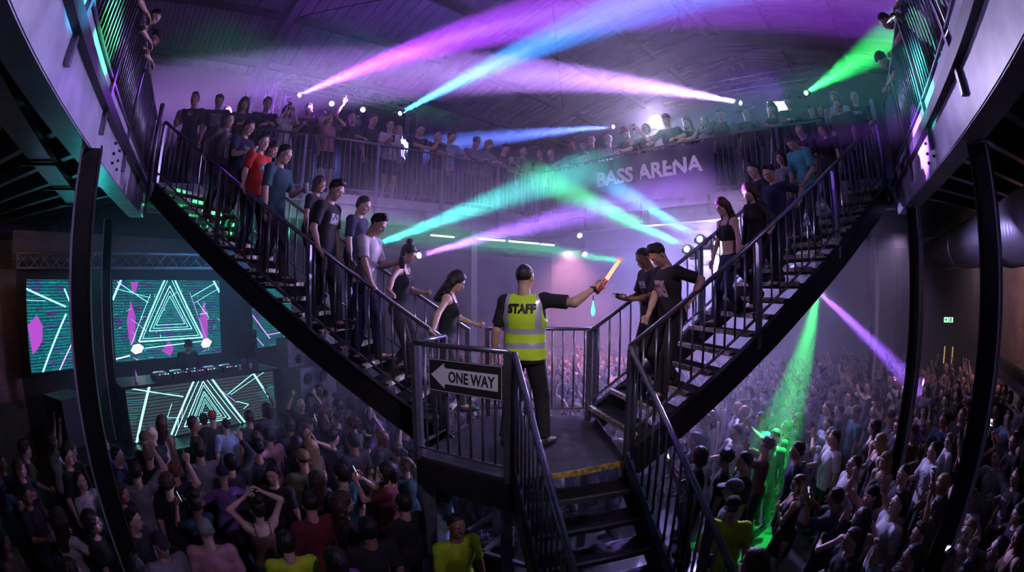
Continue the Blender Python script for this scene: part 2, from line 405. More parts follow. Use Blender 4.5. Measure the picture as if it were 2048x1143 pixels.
def build_person(P, hi=1):
    """returns dict of meshes for one pose: body, top, trousers, shoes; and the head frame"""
    J = skeleton(P); fem = P.get('fem', 0); b = P.get('build', 1.0); hb, hh, hd = (.013, .0062, .0062) if hi == 2 else ((.017, .008, .008) if hi == 1 else (.024, .012, .012))
    R = J['R']; T = J['T']; out = {}
    ar = (1-.16*fem)*(.92+.08*b)
    body = torso_prims(J, fem, 0, b)+[cap(J['nb']-R@A(0,0,.05), J['hc']+J['RH']@A(0,-.025,-.07), .060-.008*fem, .052-.008*fem, k=.03)]
    for n in 'LR':
        s = -1 if n == 'L' else 1; d = nrm(J['wr'+n]-J['el'+n])
        body += [ell(J['sh'+n], A(.058,.058,.062)*ar), cap(J['sh'+n], J['el'+n], .052*ar, .040*ar), cap(J['el'+n], J['el'+n]+(J['wr'+n]-J['el'+n])*.45, .041*ar, .038*ar, k=.02), cap(J['el'+n], J['wr'+n], .039*ar, .026*ar, k=.02)]
        body += [cap(J['hip'+n], J['kn'+n], .086, .056, k=.02), cap(J['kn'+n], J['kn'+n]+(J['an'+n]-J['kn'+n])*.45+A(0,-.012,0), .054, .054, k=.02), cap(J['kn'+n], J['an'+n], .050, .036, k=.02), cap(J['an'+n], J['an'+n]+rotz(J['fy'+n])@A(0,.12,-.045), .034, .03, k=.02)]
    parts = [(*nets(body, hb, .04), 0)]
    hp = xf(head_prims(fem), J['RH'], J['hc'])+[cap(J['hc']+J['RH']@A(0,-.022,-.055), J['nb']+R@A(0,-.005,-.01), .052-.008*fem, .060-.008*fem, k=.03)]
    parts.append((*nets(hp, hh, .02), 0))
    if hi: 
        for (v, f), m in head_extras(None, fem): parts.append((v@J['RH'].T+J['hc'], f, m))
    for n in 'LR':
        s = -1 if n == 'L' else 1; d = nrm(J['wr'+n]-J['el'+n])
        hdn = P.get('hd'+n); d2 = nrm(R@A(*hdn)) if hdn else d
        pn = R@A(*P.get('palm'+n, (-s, 0, 0))); th = R@A(*P.get('thumb'+n, (0, 1, 0.3)))
        parts.append((*nets(hand_prims(J['wr'+n], d2, pn, th, P.get('curl'+n, .4), point=P.get('point'+n, False), s=1-.1*fem), hd, .006), 0))
        J['hd'+n] = d2; J['pn'+n] = nrm(pn-d2*(pn@d2))
    out['body'] = np_mesh('person', parts, [M['skin'], M['eye'], M['iris'], M['brow'], M['lip']])
    # clothes
    top = P.get('top', 'tee'); g = .014 if top != 'tank' else .008
    if top in ('hoodie', 'jacket', 'shirt'): g = .024
    if top != 'none':
        tp = torso_prims(J, fem, g, b)
        zb = P.get('hem', .86 if not fem else .90)
        if top == 'crop': zb = 1.16
        if top in ('tank', 'crop', 'strap'):
            tp = [p for p in tp if p['t'] == 'e']
            tp += [cap(T(sx*.085,ya,1.32), T(sx*.092,yb,1.458), .012, k=.01) for sx in (-1, 1) for ya, yb in ((.103, .02), (-.103, -.045))]+[cap(T(sx*.092,.02,1.458), T(sx*.092,-.045,1.458), .012, k=.01) for sx in (-1, 1)]
            tp.insert(3 if not fem else 3, cut(T(0, 0, 1.355), R@A(0, -.15, 1)))
            cuts = [cut(T(0, 0, zb), R@A(0, 0, -1))]
        else:
            tp.append(cap(T(-.045*b, 0, 1.0), T(-.055*b, 0, .78), .122+g*.5, .128+g*.5, k=.02)); tp.append(cap(T(.045*b, 0, 1.0), T(.055*b, 0, .78), .122+g*.5, .128+g*.5, k=.02))
            for n in 'LR':
                se = J['sh'+n]; e = J['el'+n]; w = J['wr'+n]
                if top == 'tee' or top == 'vest':
                    tp += [ell(se, A(.068,.068,.072)*ar, k=.03), cap(se, se+(e-se)*(.80 if not fem else .62), .064*ar, .065*ar, flat=1, k=.03)]
                else: tp += [ell(se, A(.070,.070,.074)*ar, k=.03), cap(se, e, .066*ar, .054*ar, k=.03), cap(e, e+(w-e)*.93, .056*ar, .042*ar, flat=1, k=.02)]
            cuts = [cut(T(0, 0, zb), R@A(0, 0, -1)), ell(T(0, .012, 1.515), (.088, .086, .075), R, sub=1, k=.01)]
            if top == 'hoodie': tp += [ell(T(0, -.085, 1.43), (.11, .06, .06), R, k=.03)]
        v, f = nets(tp+cuts, hb*.92, .035)
        mi = 0
        if P.get('print') and len(f):
            loc = (v-J['pel'])@R; fc = loc[f].mean(1); pw, z0, z1 = P.get('print'); m_ = (np.abs(fc[:, 0]) < pw)&(fc[:, 1] > .03)&(fc[:, 2]+.93 > z0)&(fc[:, 2]+.93 < z1); mi = m_.astype(int)
        out['top'] = np_mesh('top', [(v, f, mi)], [M['cloth'], M['print']])
    tr = P.get('legs', 'jeans'); lp = [ell(J['pel']+A(0,-.005,-.01), A(.172+.008*fem, .125, .12), k=.03)]
    for n in 'LR':
        kn, an, hipn = J['kn'+n], J['an'+n], J['hip'+n]
        if tr == 'shorts': lp.append(cap(hipn, hipn+(kn-hipn)*.85, .098, .088, flat=1, k=.025))
        elif tr == 'bare': pass
        else:
            w = .014 if tr == 'leggings' else .022
            lp += [cap(hipn, kn, .088+w*.6, .058+w, k=.02), cap(kn, an+(kn-an)*.02, .056+w, .042+w*1.2, flat=1, k=.02)]
    if tr == 'bare': lp.append(cap(J['pel'], (J['knL']+J['knR'])/2+A(0,0,.12), .15, .17, flat=1, k=.03))
    lp.append(cut(T(0, 0, 1.0), R@A(0, 0, 1)))
    v, f = nets(lp, hb, .02); out['legs'] = np_mesh('legs', [(v, f, 0)], [M['denim']])
    for n in 'LR':
        an = J['an'+n]; Rf = rotz(J['fy'+n]); base = an-A(0,0,.085)
        sp = [ell(base+Rf@A(0, .085, .030), A(.046, .115, .042), Rf, k=.02), ell(base+Rf@A(0, -.01, .05), A(.042, .06, .06), Rf, k=.02), cut(base, (0, 0, -1))]
        v, f = nets(sp, hb*.8, .02); out['shoe'+n] = np_mesh('shoe', [(v, f, 0)], [M['shoe']])
    out['J'] = J; return out
HAIR = {}
def hair_mesh(kind, hi=1):
    if (kind, hi) in HAIR: return HAIR[(kind, hi)]
    h = .0075 if hi else .012
    c = cut; face = cut((0, .052, .02), (0, 1, -.55))
    if kind == 'short': pr = [ell((0,-.018,.036), (.086,.103,.094)), ell((0,-.03,-.01), (.079,.085,.08), k=.02), cut((0,.044,.066),(0,1,-.8)), cut((0,-.02,-.055),(0,.5,-1))]
    elif kind == 'buzz': pr = [ell((0,-.014,.030), (.0805,.098,.0925)), cut((0,.044,.068),(0,1,-.85)), cut((0,-.03,-.045),(0,.6,-1))]
    elif kind == 'quiff': pr = [ell((0,-.018,.034), (.083,.101,.092)), cap((-.03,.040,.108), (.035,.044,.110), .022, k=.03), cap((-.02,0,.125),(.02,0,.125),.024,k=.04), cut((0,.052,.070),(0,1,-.8)), cut((0,-.02,-.05),(0,.5,-1))]
    elif kind == 'curly': pr = [ell((0,-.02,.045), (.098,.112,.100))]+[ell((.085*math.cos(a)*math.cos(b), -.02+.10*math.sin(a)*math.cos(b), .045+.09*math.sin(b)), (.026,.026,.026), k=.01) for a in np.arange(0, 6.2, .7) for b in (-.1, .5, 1.0)]+[cut((0,.055,.05),(0,1,-.75)), cut((0,-.01,-.055),(0,.3,-1))]
    elif kind in ('long', 'longwavy'):
        pr = [ell((0,-.020,.032), (.088,.106,.096)), cap((.062,-.03,-.02), (.085,-.02,-.26), .038, .030, k=.04), cap((-.062,-.03,-.02), (-.085,-.02,-.26), .038, .030, k=.04),
              cap((0,-.07,-.02), (0,-.105,-.30), .062, .045, k=.05), cap((.05,-.06,-.03), (.055,-.09,-.30), .05, .035, k=.05), cap((-.05,-.06,-.03), (-.055,-.09,-.30), .05, .035, k=.05)]
        if kind == 'longwavy': pr += [ell((sx*(.09+.012*(i % 2)), -.02-.03*(i % 2), -.05-.05*i), (.028,.03,.03), k=.02) for i in range(5) for sx in (-1, 1)]
        pr += [ell((0,.10,-.06), (.058,.075,.125), sub=1, k=.02), cap((0,.02,-.13), (0,.06,-.30), .055, .07, sub=1, k=.02)]
    elif kind == 'bob': pr = [ell((0,-.020,.030), (.090,.106,.096)), cap((.066,-.02,0), (.075,-.01,-.10), .035, .03, k=.03), cap((-.066,-.02,0), (-.075,-.01,-.10), .035, .03, k=.03), cap((0,-.075,-.0), (0,-.085,-.10), .06, .05, k=.04), ell((0,.10,-.05), (.056,.070,.115), sub=1, k=.02)]
    elif kind == 'bun': pr = [ell((0,-.018,.034), (.084,.102,.093)), ell((0,-.06,.135), (.05,.05,.045), k=.015), ell((0,-.03,-.02), (.075,.08,.07), k=.02), cut((0,.052,.038),(0,1,-.9))]
    elif kind == 'pony': pr = [ell((0,-.018,.034), (.084,.102,.093)), cap((0,-.11,.05), (0,-.165,-.02), .028, .034, k=.02), cap((0,-.165,-.02), (0,-.15,-.20), .034, .015, k=.02), ell((0,-.03,-.02), (.075,.08,.07), k=.02), cut((0,.052,.038),(0,1,-.9))]
    elif kind == 'cap': pr = [ell((0,-.014,.045), (.088,.105,.085)), cut((0,0,.028),(0,.18,-1)), ell((0,.105,.045), (.070,.075,.012), rotx(-.15), k=.01)]
    elif kind == 'backcap': pr = [ell((0,-.014,.045), (.088,.105,.085)), cut((0,0,.028),(0,.18,-1)), ell((0,-.125,.025), (.070,.065,.012), rotx(.15), k=.01)]
    elif kind == 'beanie': pr = [ell((0,-.018,.048), (.089,.106,.100)), cut((0,0,.018),(0,-.15,-1))]
    elif kind == 'buckethat': pr = [ell((0,-.014,.055), (.088,.104,.085)), ell((0,-.01,.03), (.145,.155,.018), k=.03), cut((0,0,.012),(0,0,-1))]
    v, f = nets(pr, h, .02)
    if kind not in ('cap', 'backcap', 'beanie', 'buckethat'):
        am = {'buzz': .0006, 'short': .0042, 'quiff': .005, 'curly': .006}.get(kind, .0032); q = v-np.array([0,-.02,.02]); q = q/(np.linalg.norm(q, axis=1)[:, None]+1e-6)
        nz = np.sin(v[:, 0]*210+np.sin(v[:, 2]*60)*2)*np.sin(v[:, 1]*150+v[:, 0]*60)+.6*np.sin(v[:, 0]*420+v[:, 1]*310+v[:, 2]*90); v = v+q*(am*nz)[:, None]
    me = np_mesh('hair', [(v, f, 0)], [M['hair'] if kind not in ('cap', 'backcap', 'beanie', 'buckethat') else M['cloth']])
    HAIR[(kind, hi)] = me; return me
SKIN = [(.56,.34,.25), (.62,.40,.31), (.50,.29,.21), (.58,.38,.30), (.30,.16,.10), (.66,.45,.36)]
TONE = {'black': (.018,.018,.022), 'charcoal': (.05,.05,.056), 'navy': (.022,.03,.075), 'white': (.72,.70,.72), 'grey': (.26,.26,.28), 'red': (.62,.035,.025), 'teal': (.03,.10,.11),
        'green': (.06,.20,.10), 'blue': (.06,.13,.36), 'light blue': (.34,.48,.66), 'pink': (.60,.32,.38), 'purple': (.20,.10,.30), 'brown': (.14,.08,.05), 'orange': (.6,.2,.06), 'cream': (.55,.50,.42),
        'yellow': (.60,.86,.03), 'maroon': (.16,.02,.03), 'olive': (.12,.12,.06), 'aqua': (.10,.55,.52)}
HCOL = {'dark': (.02,.014,.012), 'black': (.008,.008,.008), 'brown': (.07,.035,.02), 'fair': (.34,.21,.10), 'blonde': (.50,.34,.16), 'ginger': (.25,.09,.03), 'grey': (.30,.30,.30), 'purple': (.22,.08,.34)}
NSHOE = {'tee': 't_shirt', 'tank': 'tank_top', 'crop': 'crop_top', 'hoodie': 'hoodie', 'jacket': 'jacket', 'shirt': 'shirt', 'vest': 't_shirt'}
NLEG = {'jeans': 'trousers', 'leggings': 'leggings', 'shorts': 'shorts', 'bare': 'skirt'}
NHAT = {'cap': 'cap', 'backcap': 'cap', 'beanie': 'beanie', 'buckethat': 'bucket_hat'}
def col(o, c): o.color = (*c, 1)
def spawn(pr, P, loc, yaw, sc=1.0, skin=0, top='black', legs='charcoal', hair='short', hcol='dark', shoe='black', hi=1, label=None, group=None, cat='person'):
    o = bpy.data.objects.new('person', pr['body']); link(o); o.location = loc; o.rotation_euler = (0, 0, yaw); o.scale = (sc, sc, sc); col(o, SKIN[skin % 6])
    tag(o, label, cat, group)
    def ch(name, me, c, loc=None, R=None):
        q = bpy.data.objects.new(name, me); link(q); q.parent = o; col(q, c)
        if loc is not None: q.matrix_local = Matrix.Translation(Vector(loc)) @ Matrix(R.tolist()).to_4x4()
        return q
    if 'top' in pr: ch(NSHOE.get(P.get('top', 'tee'), 't_shirt'), pr['top'], TONE[top])
    ch(NLEG.get(P.get('legs', 'jeans'), 'trousers'), pr['legs'], TONE[legs])
    for n in 'LR': ch('shoe', pr['shoe'+n], TONE[shoe])
    J = pr['J']
    if hair != 'bald':
        c = TONE[hcol] if hair in NHAT and hcol in TONE else HCOL.get(hcol, HCOL['dark'])
        ch(NHAT.get(hair, 'hair'), hair_mesh(hair, hi), c, J['hc'], J['RH'])
        if hair in ('cap', 'backcap'): ch('hair', hair_mesh('buzz', hi), HCOL['dark'], J['hc'], J['RH'])
    return o
def local_of(o, w):
    """world point -> person's own coordinates (before it is built): o = (loc, yaw, scale)"""
    loc, yaw, sc = o; d = Vector(w)-Vector(loc); c, s = math.cos(-yaw), math.sin(-yaw)
    return ((c*d.x-s*d.y)/sc, (s*d.x+c*d.y)/sc, d.z/sc)
def world_of(o, p):
    loc, yaw, sc = o; c, s = math.cos(yaw), math.sin(yaw)
    return Vector((loc[0]+sc*(c*p[0]-s*p[1]), loc[1]+sc*(s*p[0]+c*p[1]), loc[2]+sc*p[2]))
# ================================================================ the building
Lc, K, Rc = Vector((-6.0, 5.75, 0)), Vector((.6, 11.45, 0)), Vector((6.0, 5.3, 0))
NL, NR = Vector((-.75, -.9, 0)), Vector((.75, -1.1, 0))
def lerp(a, b, t): return a+(b-a)*t
VL, UR, VR, UN = 13.6, 16.2, -4.6, -7.0       # walls: left, end, right, near (building axes)
RIDGE_V, RIDGE_Z, SLOPE = 4.2, 8.3, .21
def roofz(v): return RIDGE_Z-SLOPE*abs(v-RIDGE_V)
# floor
MB().add([UV(UN, VR), UV(UR+3, VR), UV(UR+3, VL), UV(UN, VL)], [(0,1,2,3)]).build('floor', M['floor'], kind='structure').location = (0, 0, FLOOR)
# walls
def wall(name, a, b, z0, z1, m, th=.25):
    a = Vector(a); b = Vector(b); d = (b-a).normalized(); n = Vector((-d.y, d.x, 0))*th
    poly = [a, b, b+n, a+n]
    return MB().prism(poly, z0, z1).build(name, m, kind='structure')
wall('wall_left', UV(UN, VL), UV(UR, VL), FLOOR, 1.2, M['greywall'])
wall('wall_left_upper', UV(UN, VL), UV(UR, VL), 1.2, roofz(VL)+.2, M['darkwall'])
wall('wall_end', UV(UR, VL), UV(UR, -1.2), FLOOR, RIDGE_Z, M['greywall'])
wall('wall_end_right', UV(UR+2.5, -1.2), UV(UR+2.5, VR), FLOOR, 1.2, M['darkwall'])
wall('wall_return', UV(UR, -1.2), UV(UR+2.5, -1.2), FLOOR, 1.2, M['darkwall'])
wall('wall_end_upper', UV(UR, -1.2), UV(UR, VR), 1.2, RIDGE_Z-.5, M['greywall'])
wall('wall_right', UV(UR+2.5, VR), UV(UN, VR), -1.9, 1.2, M['brick'])
wall('wall_right_lower', UV(UR+2.5, VR+.03), UV(UN, VR+.03), FLOOR, -2.1, M['wbrick'])
wall('wall_right_upper', UV(UR, VR), UV(UN, VR), 1.2, roofz(VR)+.2, M['darkwall'])
wall('wall_near', UV(UN, VR), UV(UN, VL), FLOOR, RIDGE_Z-.3, M['darkwall'])
MB().bar(UV(UR+2.5, VR+.10, -2.0), UV(UN, VR+.10, -2.0), .2, .24).build('trim_right', M['dark'], kind='structure')
# a brick side wall beside the stage and the dark wall behind the screens
wall('wall_stage_side', (-9.6, 2.2, 0), (-10.6, 5.4, 0), FLOOR, .35, M['brick'])
wall('wall_stage_near', (-8.6, -2.0, 0), (-9.6, 2.2, 0), FLOOR, .35, M['brick'])
wall('wall_stage', (-10.6, 5.1, 0), (-6.6, 14.0, 0), FLOOR, .55, M['black'])
wall('wall_stage_brick', (-10.65, 5.1, 0), (-6.65, 14.0, 0), .55, 1.2, M['brick'])

# roof: corrugated sheets, one slope each side
def corrugated(name, v0, v1, m):
    mb = MB(); pitch = .30; u = UN; vs = []; 
    prof = [(0, 0), (.10, 0), (.14, .055), (.26, .055)]
    us = []
    while u < UR+.2:
        for du, dz in prof: us.append((u+du, dz))
        u += pitch
    k = 6
    for j in range(k+1):
        v = v0+(v1-v0)*j/k
        for uu, dz in us: vs.append(UV(uu, v, roofz(v)+dz))
    n = len(us); fs = [(j*n+i, j*n+i+1, (j+1)*n+i+1, (j+1)*n+i) for j in range(k) for i in range(n-1)]
    mb.add(vs, fs, 0); return mb.build(name, m, kind='structure')
def roofmat():
    m = mat('roof_sheet', (.30,.29,.36), .5, .1, noise=.35, nscale=1.6); nt = m.node_tree
    return m
M['roof'] = roofmat(); M['rafter'] = mat('rafter_paint', (.030,.028,.045), .6, .1)
corrugated('ceiling_left', RIDGE_V, VL+.2, M['roof']); corrugated('ceiling_right', VR-.2, RIDGE_V, M['roof'])
# portal frames, purlins
for i, u in enumerate((-3.2, 2.55, 7.75, 13.4)):
    w = ['the camera', 'the left corner of the gallery', 'the middle of the roof', 'the far gable'][i]
    t = empty('portal_frame', UV(u, RIDGE_V, RIDGE_Z-.3), f'dark steel portal frame of the roof nearest {w}', 'roof frame', 'portal frames of the roof')
    for v1 in (VL-.15, VR+.15):
        MB().bar(UV(u, RIDGE_V, RIDGE_Z-.42), UV(u, v1, roofz(v1)-.42), .22, .42).build('rafter', M['rafter'], t)
        hv = v1+(RIDGE_V-v1)*.22
        MB().add([UV(u, v1, roofz(v1)-.6)+UV(s,0)*1 for s in (-.06,.06)]+[UV(u, hv, roofz(hv)-.6)+UV(s,0) for s in (-.06,.06)]+[UV(u, v1, roofz(v1)-1.6)+UV(s,0) for s in (-.06,.06)],
                 [(0,1,3,2),(0,2,4),(1,5,3),(2,3,5,4),(0,4,5,1)]).build('haunch', M['rafter'], t)
        MB().bar(UV(u, v1, 1.2), UV(u, v1, roofz(v1)-.3), .3, .3, up=UV(1,0)).build('column', M['rafter'], t)
    MB().add([UV(u+s, RIDGE_V+q, RIDGE_Z-.45-z) for s in (-.05,.05) for q, z in ((-1.6,.55),(0,.75),(1.6,.55),(0,.1))], [(0,1,2,3),(4,7,6,5),(0,4,5,1),(1,5,6,2)]).build('apex_plate', M['rafter'], t)
pv = [RIDGE_V+.22, RIDGE_V-.22]+[RIDGE_V+s*k*2.15 for s in (1, -1) for k in (1, 2, 3, 4) if VR < RIDGE_V+s*k*2.15 < VL]
for k, v in enumerate(pv):
    o = MB().bar(UV(UN, v, roofz(v)-.10), UV(UR, v, roofz(v)-.10), .09, .22).build('roof_purlin', M['rafter'])
    tag(o, 'long dark steel purlin under the corrugated roof sheets', 'purlin', 'purlins under the roof')
for (u0, v0, u1, v1) in ((7.75, RIDGE_V+2.15, 13.4, RIDGE_V+6.4), (2.55, RIDGE_V+6.4, 7.75, RIDGE_V+2.15)):
    tag(MB().tube([UV(u0, v0, roofz(v0)-.25), UV(u1, v1, roofz(v1)-.25)], .018, 6).build('brace_rod', M['dark']), 'thin diagonal bracing rod under the roof '+('beyond' if u0 > 5 else 'before')+' the middle roof frame', 'brace')
# ---------------- railings
RAILM = {}
def unit_baluster(h, r=.012):
    k = (round(h, 3), r)
    if k not in RAILM: RAILM[k] = MB().tube([(0,0,0),(0,0,h)], r, 6).mesh('baluster', M['rail'])
    return RAILM[k]
def unit_post(h, w=.055):
    k = ('p', round(h, 3), w)
    if k not in RAILM: RAILM[k] = MB().box((0,0,h/2), (w,w,h)).mesh('post', M['rail'])
    return RAILM[k]
def railing(label, a, b, step=.115, posts=None, drop=.12, h=1.10, hr=.024, zb=.12, group=None, postw=.055, pdrop=0.0, ends=True, hand_ext=None):
    """a, b: feet of the rail line (3-d points at walking level). balusters upright between bottom rail and handrail"""
    a = Vector(a); b = Vector(b); L = Vector((b.x-a.x, b.y-a.y, 0)).length; ang = math.atan2(b.y-a.y, b.x-a.x)
    t = empty('railing', a, label, 'railing', group)
    up = Vector((0,0,1)); pts = [a+up*h, b+up*h]
    if hand_ext: pts = [a+up*h+Vector(hand_ext)]+pts
    MB().tube(pts, hr, 12).build('handrail', M['rail'], t)
    MB().bar(a+up*zb, b+up*zb, .03, .02).build('bottom_rail', M['rail'], t)
    posts = posts if posts is not None else [0, L]
    for s in posts:
        p = lerp(a, b, s/L); inst('post', unit_post(h+pdrop, postw), p-up*pdrop, t, (0,0,ang))
    n = int(L/step)
    for i in range(1, n):
        s = L*i/n
        if min(abs(s-q) for q in posts) < step*.45: continue
        p = lerp(a, b, s/L)+up*zb; inst('baluster', unit_baluster(h-zb), p, t)
    return t
# ---------------- the gallery
def out_dir(a, b, inside=Vector((0, 4.5, 0))):
    d = (b-a).normalized(); n = Vector((-d.y, d.x, 0)); m = (a+b)/2
    return n if n.dot(m-inside) > 0 else -n
edges = {'far left': (Lc, K, 5.4), 'far right': (K, Rc, 7.6), 'near left': (NL, Lc, 3.4), 'near right': (Rc, NR, 3.4)}
def girder(side, a, b, near):
    n = out_dir(a, b); t = empty('gallery_girder', a+Vector((0,0,1.4)), f'pale painted steel edge girder of the {side} gallery', 'girder')
    z0, z1 = (1.13, 1.52) if near else (1.23, 1.55)
    g = lambda p, z: Vector((p.x, p.y, z))
    MB().bar(g(a,(z0+z1)/2)+n*.06, g(b,(z0+z1)/2)+n*.06, .02, z1-z0).build('web', M['paint'], t)
    MB().bar(g(a,z0)+n*(.19 if near else .12), g(b,z0)+n*(.19 if near else .12), .26 if near else .14, .02).build('bottom_flange', M['paint'], t)
    MB().bar(g(a,z1+(.045 if near else -.01))+n*(.02 if near else .03), g(b,z1+(.045 if near else -.01))+n*(.02 if near else .03), .10 if near else .16, .11 if near else .03).build('top_flange', M['dark'] if near else M['paint'], t)  # near girders: flange shadow put in as a taller dark band
    MB().bar(g(a,z1+(.19 if near else .09))+n*.05, g(b,z1+(.19 if near else .09))+n*.05, .012, .17).build('kick_plate', M['paint'], t)
    L = (b-a).length; k = 0; s = .8
    while s < L:
        p = lerp(a, b, s/L)
        MB().bar(g(p,z0)+n*.03, g(p,z1)+n*.03, .012, .06, up=n).build('stiffener', M['paint'], t) if not near else None
        s += 2.4
    if near:
        for c_ in (.62, .655):
            p = lerp(a, b, c_ if side == 'near left' else 1-c_)
            for q in (1.24, 1.34, 1.45):
                MB().tube([g(p,q)+n*.05, g(p,q)+n*.02], .016, 6).build('bolt', M['dark'], t)
    return t
for side, (a, b, w) in edges.items():
    near = 'near' in side; girder(side, a, b, near)
decks = []
UVr = lambda p: (.705*p.x+.709*p.y, -.709*p.x+.705*p.y)
def deckpoly(name, pts, z0=1.52, z1=1.70):
    MB().prism(pts, z0, z1).build(name, M['dark'], kind='structure')
deckpoly('floor_gallery_left', [Lc+Vector((-.1,.08,0)), UV(UN+1, VL), UV(UR, VL), K+Vector((0,.1,0))][::-1] if False else [K+Vector((0,.1,0)), UV(UR, VL), UV(-3.6, VL), Lc+Vector((-.1,.08,0))])
deckpoly('floor_gallery_right', [Rc+Vector((.1,.08,0)), UV(UR, VR), UV(UR, VL), K+Vector((0,.1,0))])
deckpoly('floor_gallery_near_left', [Lc+Vector((-.1,0,0)), UV(-3.6, VL), (-12.5, -1.2, 0), NL+Vector((-.1,-.1,0))])
deckpoly('floor_gallery_near_right', [NR+Vector((.1,-.1,0)), (10.5, -2.2, 0), UV(UR, VR), Rc+Vector((.1,0,0))])
# joists under the near galleries
for k in range(9):
    y = -.2+k*.62
    x1 = -6.1+(5.75-y)*.787; o = MB().bar((x1-.25, y, 1.42), (max(-11.5, -8.9-y*.95), y, 1.42), .10, .18).build('deck_joist', M['steel'])
    tag(o, 'steel joist under the near left gallery deck', 'joist', 'joists under the near left gallery')
for k in range(9):
    y = -.2+k*.62
    x1 = 6.05-(5.3-y)*.83; o = MB().bar((x1+.25, y, 1.42), (min(12.5, 7.4+y*.98), y, 1.42), .10, .18).build('deck_joist', M['steel'])
    tag(o, 'steel joist under the near right gallery deck', 'joist', 'joists under the near right gallery')
# railings on the gallery
G = 'gallery guard rails'
ins = lambda a, b, d: out_dir(a, b)*d
def gal(side, a, b, t0=0, t1=1, **k):
    n = out_dir(a, b)*.03; p = lerp(a, b, t0)+n; q = lerp(a, b, t1)+n; p.z = q.z = DECK
    return railing(f'steel guard rail with upright bars along the {side} edge of the gallery', p, q, pdrop=.40, **k)
L1 = (K-Lc).length; L2 = (Rc-K).length
gal('far left', Lc, K, .14, 1, posts=[.2+1.52*i for i in range(5)]+[L1*.86-.02])
gal('far right', K, Rc, 0, .86, posts=[.02+1.52*i for i in range(5)]+[L2*.86-.1])
LN = (Lc-NL).length; RN = (NR-Rc).length
gal('near left', NL, Lc, .18, .985, posts=[.03+1.45*i for i in range(5)], step=.105)
gal('near right', Rc, NR, .015, .82, posts=[.15+1.45*i for i in range(5)], step=.105)
# ---------------- columns
def hcolumn(label, x, y, z1, yaw, w=.2, z0=FLOOR, mm='paint', group='steel columns holding up the gallery'):
    t = empty('steel_column', (x, y, z0), label, 'column', group); c, s = math.cos(yaw), math.sin(yaw)
    X = Vector((c, s, 0)); Y = Vector((-s, c, 0)); a = Vector((x, y, z0)); b = Vector((x, y, z1))
    mb = MB()
    mb.bar(a, b, w*.08, w*.9, up=Y)
    mb.build('web', M['dark'], t)
    for sg, mk in ((1, M['dark']), (-1, M[mm])): MB().bar(a+Y*sg*w*.45, b+Y*sg*w*.45, w*.98, .018, up=Y).build('flange', mk, t)
    MB().box((x, y, z0+.012), (w*1.6, w*1.6, .024), Matrix.Rotation(yaw, 3, 'Z')).build('base_plate', M['dark'], t)
    return t
hcolumn('dark steel column under the near left gallery girder, left of the big screen', -3.44, 2.44, 1.13, math.radians(-40), .215)
hcolumn('dark steel column behind the near left one, by the stage screens', -7.28, 5.86, 1.2, math.radians(-45), .2, z0=STAGE)
hcolumn('dark steel column under the near right gallery girder, right of the crowd', 3.70, 2.02, 1.13, math.radians(20), .215)
hcolumn('slim dark column with a bright edge under the right stair head', 5.76, 4.66, 1.13, math.radians(20), .2)
hcolumn('thin pale column far behind the right stair in the haze', 8.6, 8.45, 1.2, .3, .16)
hcolumn('pale column under the middle of the far left gallery, behind the left stair', -.82, 10.26, 1.22, .0, .13, mm='white')
hcolumn('pale column under the far gallery near the speaker stack', -3.95, 9.6, 1.3, .3, .2, mm='white')
# ---------------- landing
FL, FM, FR, BR, BL, SL_ = Vector((-.90,4.22,0)), Vector((0,3.68,0)), Vector((1.06,4.05,0)), Vector((1.02,5.66,0)), Vector((-.30,5.72,0)), Vector((-.70,4.82,0))
t = empty('stair_landing', (0, 4.8, LAND), 'dark steel plate landing where the three flights meet, staff member standing on it', 'landing')
P6 = [FL, FM, FR, BR, BL, SL_]
MB().prism(P6, LAND-.03, LAND).build('deck_plate', M['plate'], t)
for a, b, nm in ((FL, FM, 'edge_beam'), (BR, BL, 'edge_beam'), (SL_, FL, 'edge_beam')):
    MB().bar(a+Vector((0,0,LAND-.17)), b+Vector((0,0,LAND-.17)), .06, .27).build(nm, M['dark'], t)
MB().bar(FM+Vector((.25,.06,LAND-.02)), FR+Vector((-.03,-.03,LAND-.02)), .035, .05).build('nosing', M['ynose'], t)
for p in (FL+Vector((.08,.06,0)), FM+Vector((-.05,.18,0)), BR+Vector((-.1,-.1,0)), BL+Vector((.1,-.1,0))):
    MB().bar((p.x,p.y,FLOOR), (p.x,p.y,LAND-.04), .11, .11, up=(0,1,0)).build('leg', M['steel'], t)
def lrail(label, a, b, **k):
    a = Vector((a.x,a.y,LAND)); b = Vector((b.x,b.y,LAND)); return railing(label, a, b, pdrop=.1, **k)
lrail('steel guard rail at the front left of the landing, carrying the one way sign', FL, FM+Vector((-.03,.02,0)), zb=.10, step=.125)
lrail('short steel guard rail joining the landing corner to the left stair', SL_, FL+Vector((.02,.06,0)), zb=.10)
lrail('steel guard rail across the back of the landing behind the staff member', BL, BR, zb=.10, step=.13)
